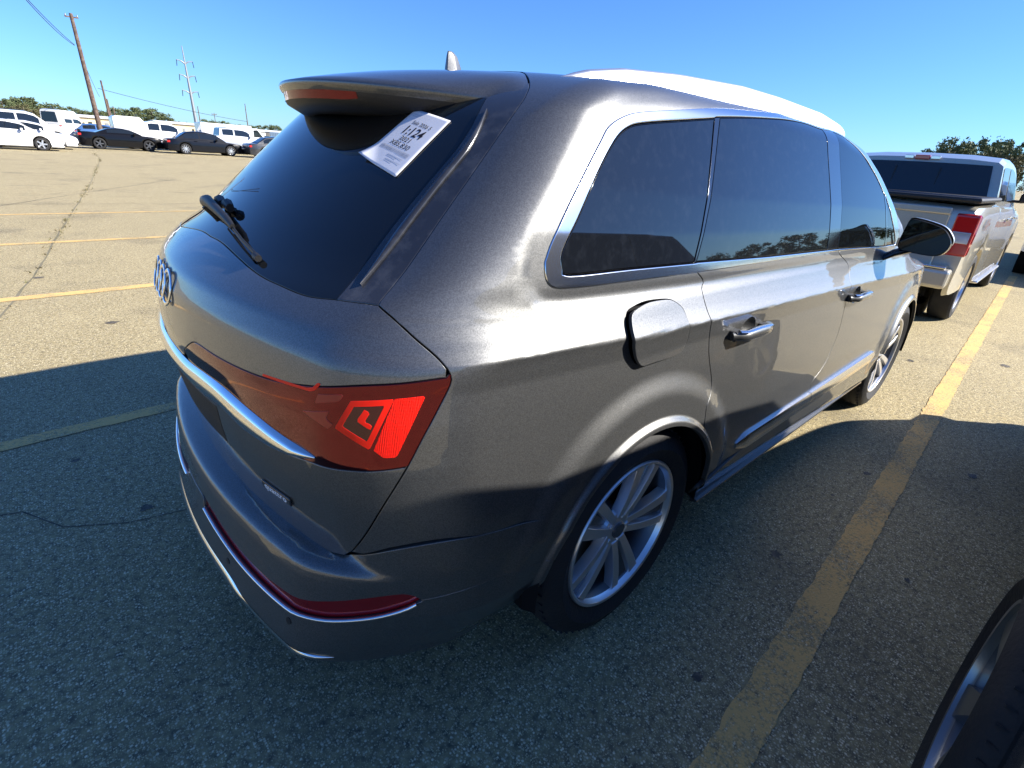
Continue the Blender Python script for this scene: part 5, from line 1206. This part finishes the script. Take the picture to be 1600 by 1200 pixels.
bm=bmesh.new(); tube(bm,[(.04,-.93,1.39),(.03,0,1.40),(.04,.93,1.39)],.028,10); frombm('cover_rail',bm,M['gloss'],tk,True)
for s_ in(-1,1):
    pl_=[(-.030,.86),(-.030,1.24),(.0,1.26),(.17,1.235),(.12,.855),(.0,.845)]
    bm=bmesh.new(); prism(bm,[(p[0],p[1]) for p in pl_],'y',s_*.80,s_*.992); lm=frombm('tail_lamp',bm,M['lamp_r'],tk,bevel=.012)
    bm=bmesh.new(); box(bm,(-.032,s_*.895,1.03),(.010,.15,.11)); frombm('reversing_lamp',bm,M['lamp_w'],lm,bevel=.004)
    bm=bmesh.new(); box(bm,(-.031,s_*.895,1.205),(.010,.17,.02)); box(bm,(-.031,s_*.895,.875),(.010,.17,.02)); frombm('lamp_band',bm,M['lamp_w'],lm) if False else bm.free()
bm=bmesh.new(); box(bm,(-.09,0,.62),(.20,1.90,.20)); frombm('rear_bumper',bm,M['champ'],tk,bevel=.04,seg=3)
bm=bmesh.new(); box(bm,(-.095,0,.735),(.18,1.80,.025)); frombm('bumper_step',bm,M['chrome'],tk,bevel=.008)
bm=bmesh.new(); tube(bm,[(.7,-.62,.40),(.25,-.66,.36),(.02,-.78,.35)],.045,14,False); tube(bm,[(.02,-.78,.35),(.25,-.66,.36)],.038,14,False); frombm('exhaust_tip',bm,M['chrome'],tk,True)
bm=bmesh.new(); box(bm,(2.95,-.99,.40),(2.3,.11,.04)); box(bm,(2.2,-.85,.46),(.08,.3,.05)); box(bm,(3.7,-.85,.46),(.08,.3,.05)); frombm('step_bar',bm,M['alu'],tk,bevel=.02)
bm=bmesh.new(); box(bm,(2.95,1.0,.41),(2.3,.16,.05)); frombm('step_bar',bm,M['alu'],tk,bevel=.02)
bm=bmesh.new(); box(bm,(-.155,0,.60),(.02,.34,.17)); frombm('plate_holder',bm,M['plastic'],tk,bevel=.004)
for s_ in(-1,1):
    bm=bmesh.new(); tube(bm,[(-.14,s_*.55,.54),(-.19,s_*.55,.54)],.022,10); frombm('tow_sensor',bm,M['plastic'],tk,True)
for yy in(-.45,.45):
    bm=bmesh.new(); box(bm,(2.25,yy,1.42),(.12,.42,.34)); frombm('seat_back',bm,M['plastic'],tk,bevel=.05)
# back window of the cab with slider, and the high brake lamp
bm=bmesh.new()
V=[];Fc=[]
for i,(x,z) in enumerate(((1.655,1.36),(1.70,1.53),(1.765,1.745))):
    for j in range(7): V.append((x-.006+.03*(abs(j-3)/3)**2,-.80+.04*i+(1.60-.08*i)*j/6,z))
for i in range(2):
    for j in range(6): Fc.append((i*7+j,i*7+j+1,(i+1)*7+j+1,(i+1)*7+j))
cw=mk('back_window',V,Fc,M['tint'],tk,True)
bm=bmesh.new()
for y in(-.24,.24): tube(bm,[(1.655,y,1.39),(1.74,y,1.70)],.010,6)
frombm('window_slider_frame',bm,M['plastic'],cw)
bm=bmesh.new(); box(bm,(1.785,0,1.815),(.05,.16,.05)); frombm('high_brake_lamp',bm,M['lamp_r'],tk,bevel=.008)
for s_ in(-1,1):
    bm=bmesh.new(); box(bm,(1.788,s_*.14,1.815),(.045,.10,.045)); frombm('cargo_lamp',bm,M['lamp_w'],tk,bevel=.008)
M['badge']=mat('dark_decal',(.10,.05,.04),.5)
text('side_decal','4X4',.17,M['badge'],tk,(.62,-1.004,1.14),(1,0,0),(0,0,1),sx=.95,bold=.004)
# white truck beyond, at the right edge
t=thing('parked_pickup','white pickup mostly cut off by the right frame edge, beyond the champagne pickup','pickup truck',(13.3,-1.75,0),math.radians(2))
vehicle(t,5.8,1.95,[(0,1.28),(1.7,1.28),(3.9,1.22),(4.6,1.18),(5.5,1.08),(5.8,.85)],[(1.3,1.26),(1.42,1.78),(1.9,1.86),(3.5,1.84),(3.8,1.75),(4.5,1.2)],M['wht'],(1.1,4.8),.42,[(1.7,2.6,.2,.85),(2.7,3.9,.2,.85)],.45,mirror_at=(4.0,1.3,1),rimstyle='dark',lamp_z=1.0)
bm=bmesh.new(); box(bm,(-.1,0,.58),(.2,1.8,.18)); frombm('rear_bumper',bm,M['plastic'],t,bevel=.03)
bm=bmesh.new(); box(bm,(1.5,0,1.895),(.05,.9,.03)); frombm('roof_marker_lamp',bm,M['lamp_r'],t,bevel=.005)
# ------------------------------------------------------------------ dark SUV beside the camera (bottom right)
nb=thing('parked_suv','charcoal SUV whose rear wheel and dusty body side fill the bottom right corner','SUV',(.25,-2.815,0),math.radians(-1))
L_=4.78
vehicle(nb,L_,1.94,[(0,1.12),(1.2,1.10),(3.0,1.06),(3.6,1.02),(4.4,.93),(L_,.70)],[(.04,1.12),(.22,1.78),(.5,1.90),(.8,1.95),(1.2,1.94),(1.45,1.80),(2.3,1.72),(2.75,1.63),(3.45,1.04)],M['slate'],(1.0,3.80),.365,[(.45,1.15,.2,.86),(1.25,2.1,.2,.86),(2.2,3.1,.2,.86)],.24,detail=3,side_in=.17,handles=((1.3,.95),(2.3,.93)),rimstyle='dark',lamps=True)  # roofline hump near the tail added to shade the ground behind the grey SUV
for o in [c for c in nb.children if c.name.startswith('wheel') and not c.name.startswith('wheel_arch')]:
    for c in list(o.children): bpy.data.objects.remove(c)
    loc=o.location.copy(); bpy.data.objects.remove(o)
M['rim2']=mat('two_tone_dark_rim',(.20,.21,.22),.28,.8,coat=.5)
for c in(1.0,3.80):
    for s_ in(-1,1):
        w_=wheel(nb,.378,.268,.25,'star','rim2'); 
        # outer face (-y of the wheel) points outwards
        w_.location=(c,s_*.885,.378); w_.rotation_euler=(0,0,0 if s_<0 else math.pi)
# ------------------------------------------------------------------ poles, wires, tower
M['wood']=mat('weathered_pole_wood',(.075,.045,.035),.85,mix=(5,(.15,.11,.085),.4,.65)); M['steel']=mat('galvanised_steel',(.24,.26,.28),.5,.5); M['wire']=mat('cable',(.02,.02,.02),.6)
def pole(lab,x,y,h,r0,tilt=(0,0),arms=True,m='wood'):
    t=thing('utility_pole',lab,'utility pole',(x,y,0),0); t.rotation_euler=(tilt[1],tilt[0],0)
    bm=bmesh.new(); tube(bm,[(0,0,-.3),(0,0,h*.5),(0,0,h)],[r0,r0*.82,r0*.62],14); frombm('pole_shaft',bm,M[m],t,True)
    if arms:
        bm=bmesh.new(); box(bm,(0,0,h-.25),(.9,.10,.10)); a=frombm('crossarm',bm,M[m],t)
        bm=bmesh.new()
        for xx in(-.38,.38): lathe(bm,[(.0001,h-.2+.16),(.04,h-.2+.12),(.05,h-.2+.04),(.03,h-.2)],8,'z',(xx,0,0))
        frombm('insulator',bm,M['steel'],a) if False else bm.free()
        for xx in(-.38,.38):
            bm=bmesh.new(); lathe(bm,[(.0001,.16),(.04,.12),(.05,.04),(.03,0)],8,'z',(xx,0,h-.2)); frombm('insulator',bm,M['steel'],a)
    return t
pole('tallest brown wooden utility pole, rising behind the black coupe',5.75,60,9.55,.20,(-.010,0))
pole('second tallest brown wooden pole, just right of the tallest one',10.5,95,6.9,.16,(-.006,0),False)
pole('thin wooden pole right of the second tallest brown pole',14.6,130,5.9,.15,(-.003,0),False)
pole('faint short wooden pole, last of the four brown ones',17.6,150,5.2,.14,(0,0),False)
pole('thin dark pole right of the steel transmission tower',26.2,115,5.6,.10,(0,0),False)
pole('thin dark pole rising left of the rear glass of the grey SUV',32.9,110,6.6,.10,(0,0),False)
pole('very short pole with a lamp cluster above the box truck',30.0,120,4.9,.08,(0,0),True)
tw=thing('transmission_tower','tall grey steel transmission pole with three pairs of drooping arms','transmission tower',(44.3,200,0))
H=24.4; bm=bmesh.new(); tube(bm,[(0,0,0),(-.2,0,H*.5),(-.4,0,H)],[.55,.38,.12],12); frombm('tower_shaft',bm,M['steel'],tw,True)
for z in(20.4,16.6,12.4):
    for s_ in(-1,1):
        bm=bmesh.new(); x0=-.4*z/H; tube(bm,[(x0,0,z-.6),(x0+s_*1.0,0,z+.05),(x0+s_*2.1,0,z+.25)],[.24,.17,.12],6); a=frombm('tower_arm',bm,M['steel'],tw)
        bm=bmesh.new(); tube(bm,[(x0+s_*2.1,0,z+.25),(x0+s_*2.25,0,z-1.4)],.10,6); frombm('insulator_string',bm,M['plastic'],a)
def wire(lab,p0,p1,sag,r):
    p0=Vector(p0);p1=Vector(p1); pts=[]
    for i in range(25):
        t=i/24; p=p0.lerp(p1,t); p.z-=sag*4*t*(1-t); pts.append(p)
    bm=bmesh.new(); tube(bm,pts,r,5); o=frombm('overhead_wire',bm,M['wire']); tag(o,lab,'wire')
wire('upper dark cable running from the tallest wooden pole to the top edge',(5.4,60,7.35),(-1.2,24,8.9),.5,.022)
wire('lower dark cable beside the upper one at the tallest wooden pole',(5.4,60,7.30),(-.9,24,8.75),.75,.022)
wire('thin cable between the tallest and the second wooden pole',(5.6,60,7.0),(9.9,95,4.9),.3,.02)
wire('long faint cable from the second wooden pole to the right',(9.95,95,5.9),(32.8,110,3.7),.3,.03)
# ------------------------------------------------------------------ buildings
M['cream']=mat('cream_cladding',(.62,.52,.33),.7,mix=(.6,(.50,.42,.27),.4,.65)); M['roofw']=mat('pale_metal_roof',(.70,.70,.68),.5)
def shed(lab,x,y,L,D,H,m,doors,rz=0):
    t=thing('warehouse',lab,'warehouse',(x,y,0),rz)
    bm=bmesh.new(); box(bm,(L/2,D/2,H/2),(L,D,H)); frombm('wall',bm,m,t)
    bm=bmesh.new(); prism(bm,[(-.4,H),(D/2,H+.55),(D+.4,H)],'x',-.3,L+.3); frombm('roof',bm,M['roofw'],t)
    for i in range(doors):
        bm=bmesh.new(); xx=L*(i+.5)/doors; box(bm,(xx,-.04,H*.38),(L/doors*.22,.08,H*.62)); frombm('loading_door',bm,M['plastic'] if i%2 else M['steel'],t)
shed('long cream warehouse with doors, behind the black four-door sedan',26,152,13.5,14,2.7,M['cream'],7)
shed('cream building left of the tallest wooden pole, low behind the trees',8.5,148,8.5,12,2.6,M['cream'],3)
shed('long low pale-roofed warehouse at the right end of the far lot',40,158,32,14,2.5,M['roofw'],5)
t=thing('shipping_container','small blue-grey slatted container at the right end of the far lot','container',(33.0,100,0))
bm=bmesh.new(); box(bm,(1.3,0,1.1),(2.6,2.2,2.2)); 
for k in range(9): box(bm,(.15+.29*k,-1.12,1.1),(.10,.05,2.0))
frombm('container_shell',bm,paint('container_blue',(.12,.17,.24),.1,.5,.05),t)
# ------------------------------------------------------------------ trees
def leafmat(nm,c1,c2):
    m=mat(nm,c1,.7,spec=.2,mix=(.9,c2,.35,.65)); return m
M['leaf']=leafmat('pine_foliage',(.075,.10,.045),(.13,.15,.065)); M['leaf2']=leafmat('autumn_foliage',(.14,.12,.06),(.09,.10,.045)); M['bark']=mat('bark',(.13,.10,.075),.9)
def treeproto(seed,kind):
    r=random.Random(seed); bm=bmesh.new(); H=1.0
    lean=r.uniform(-.03,.03); tube(bm,[(0,0,0),(lean*.5,0,.35),(lean,0,.7),(lean*1.2,0,.9)],[.022,.017,.011,.004],7)
    clumps=[]
    nb_=15 if kind=='pine' else 17
    for i in range(nb_):
        if kind=='pine': z=.42+.56*(i/nb_)**.9; rr=(.26*(1-abs((z-.66)/.40)**1.6)+.035)*r.uniform(.55,1.2)
        else: z=.20+.76*(i/nb_); rr=(.32*(1-abs((z-.50)/.56)**2)+.03)*r.uniform(.5,1.1)
        a=i*2.4+r.uniform(-.5,.5); c=(lean+rr*math.cos(a),rr*math.sin(a),z+r.uniform(-.03,.03))
        tube(bm,[(lean*.8,0,z-.10),((lean*.8+c[0])/2,c[1]/2,z-.04),(c[0],c[1],c[2])],[.007,.005,.002],4); clumps.append((c,r.uniform(.065,.13)))
    tr_=frombm('trunk',bm,M['bark'],None); m1=tr_.data; bpy.data.objects.remove(tr_)
    V=[];Fc=[]
    for c,s in clumps:
        for _ in range(110):
            d=Vector((r.gauss(0,1),r.gauss(0,1),r.gauss(0,.62))).normalized()*s*r.uniform(.35,1.15); p=Vector(c)+d
            u=Vector((r.gauss(0,1),r.gauss(0,1),r.gauss(0,1))).normalized(); v=u.cross(Vector((r.gauss(0,1),r.gauss(0,1),r.gauss(0,1)))).normalized(); q=r.uniform(.016,.036); k=len(V)
            V+=[p+u*q,p+v*q*.6,p-u*q,p-v*q*.6]; Fc.append((k,k+1,k+2,k+3))
    cr=mk('crown',V,Fc,M['leaf'] if kind=='pine' else M['leaf2'],None,False); m2=cr.data; bpy.data.objects.remove(cr)
    return m1,m2
PR=[treeproto(s,'pine') for s in(1,2,3,4)]+[treeproto(s,'bush') for s in(5,6,7)]
def tree(x,y,h,p,lab,grp,wide=1.,rz=None):
    t=thing('pine_tree' if p<4 else 'leafy_tree',lab,'tree',(x,y,0),rz if rz is not None else (x*7+y)%6.28,grp); t.scale=(h*wide,h*wide,h)
    link('trunk',PR[p][0],t); link('crown',PR[p][1],t)
TL=[(-0.5,240.0,6.5),(1.7,277.0,6.9),(4.2,264.0,7.9),(6.0,251.0,8.0),(9.2,288.0,7.1),(11.2,275.0,5.8),(13.0,262.0,6.8),(14.5,249.0,5.4),(19.5,286.0,6.7),(21.1,273.0,5.6),(22.6,260.0,5.1),(24.2,247.0,5.9),(31.0,284.0,6.0),(32.3,271.0,7.3),(33.6,258.0,6.5),(34.7,245.0,7.7),(42.8,282.0,8.0),(43.9,269.0,8.0),(44.5,256.0,6.6),(44.5,243.0,5.3),(54.3,280.0,4.6),(55.5,267.0,4.1),(60.6,254.0,5.7),(59.2,241.0,5.0),(72.2,278.0,6.1),(70.7,265.0,4.8),(71.1,252.0,4.7),(87.3,289.0,5.4),(86.8,276.0,5.5),(86.5,263.0,5.3),(85.5,250.0,5.6)]
for i,(x,y,h) in enumerate(TL):
    tree(x,y,h+.3,i%4,'pine tree in the far treeline on the left horizon','pines of the left treeline',1.5)
for i in range(34):
    x=-4+1.55*i+random.uniform(-.5,.5); h=(4.9 if i<9 else 3.9 if i<20 else 3.6)*random.uniform(.85,1.12)
    tree(x,228+random.uniform(-6,6),h,4+i%3,'low leafy tree along the foot of the left treeline','leafy trees of the left treeline',1.3)
TR=[(150.0,28.8,9.7),(167.0,30.0,10.9),(154.0,25.5,10.8),(171.0,26.5,11.3),(158.0,22.8,11.0),(175.0,23.6,11.9),(162.0,20.3,11.6),(179.0,20.8,12.8),(166.0,17.4,11.4),(153.0,14.8,10.3)]
for i,(x,y,h) in enumerate(TR): tree(x,y,h*(.86+.14*(i%3)/2),i%4,'tall pine in the clump above the champagne pickup','pines above the champagne pickup',.8)
for i in range(9): tree(150+random.uniform(-4,4),13+2.0*i,7.6*random.uniform(.9,1.1),4+i%3,'leafy tree filling in under the pines above the champagne pickup','leafy trees above the champagne pickup',1.0)
# treeline straight ahead, mostly hidden by the grey SUV
for i in range(46):
    a=math.radians(11+58*i/45); d=235+random.uniform(-20,20); tree(d*math.cos(a),d*math.sin(a),random.uniform(5,8),i%7,'tree of the far treeline straight ahead, mostly hidden by the grey SUV','trees ahead behind the grey SUV',1.6)
# treeline on the other two sides of the lot, seen mirrored in paint and glass
for i in range(95):
    a=math.radians(-180+168*i/94); d=150+random.uniform(-25,20); tree(d*math.cos(a),d*math.sin(a),random.uniform(5,9),i%4,'pine on the far side of the lot behind the camera','pines behind the camera',1.6)
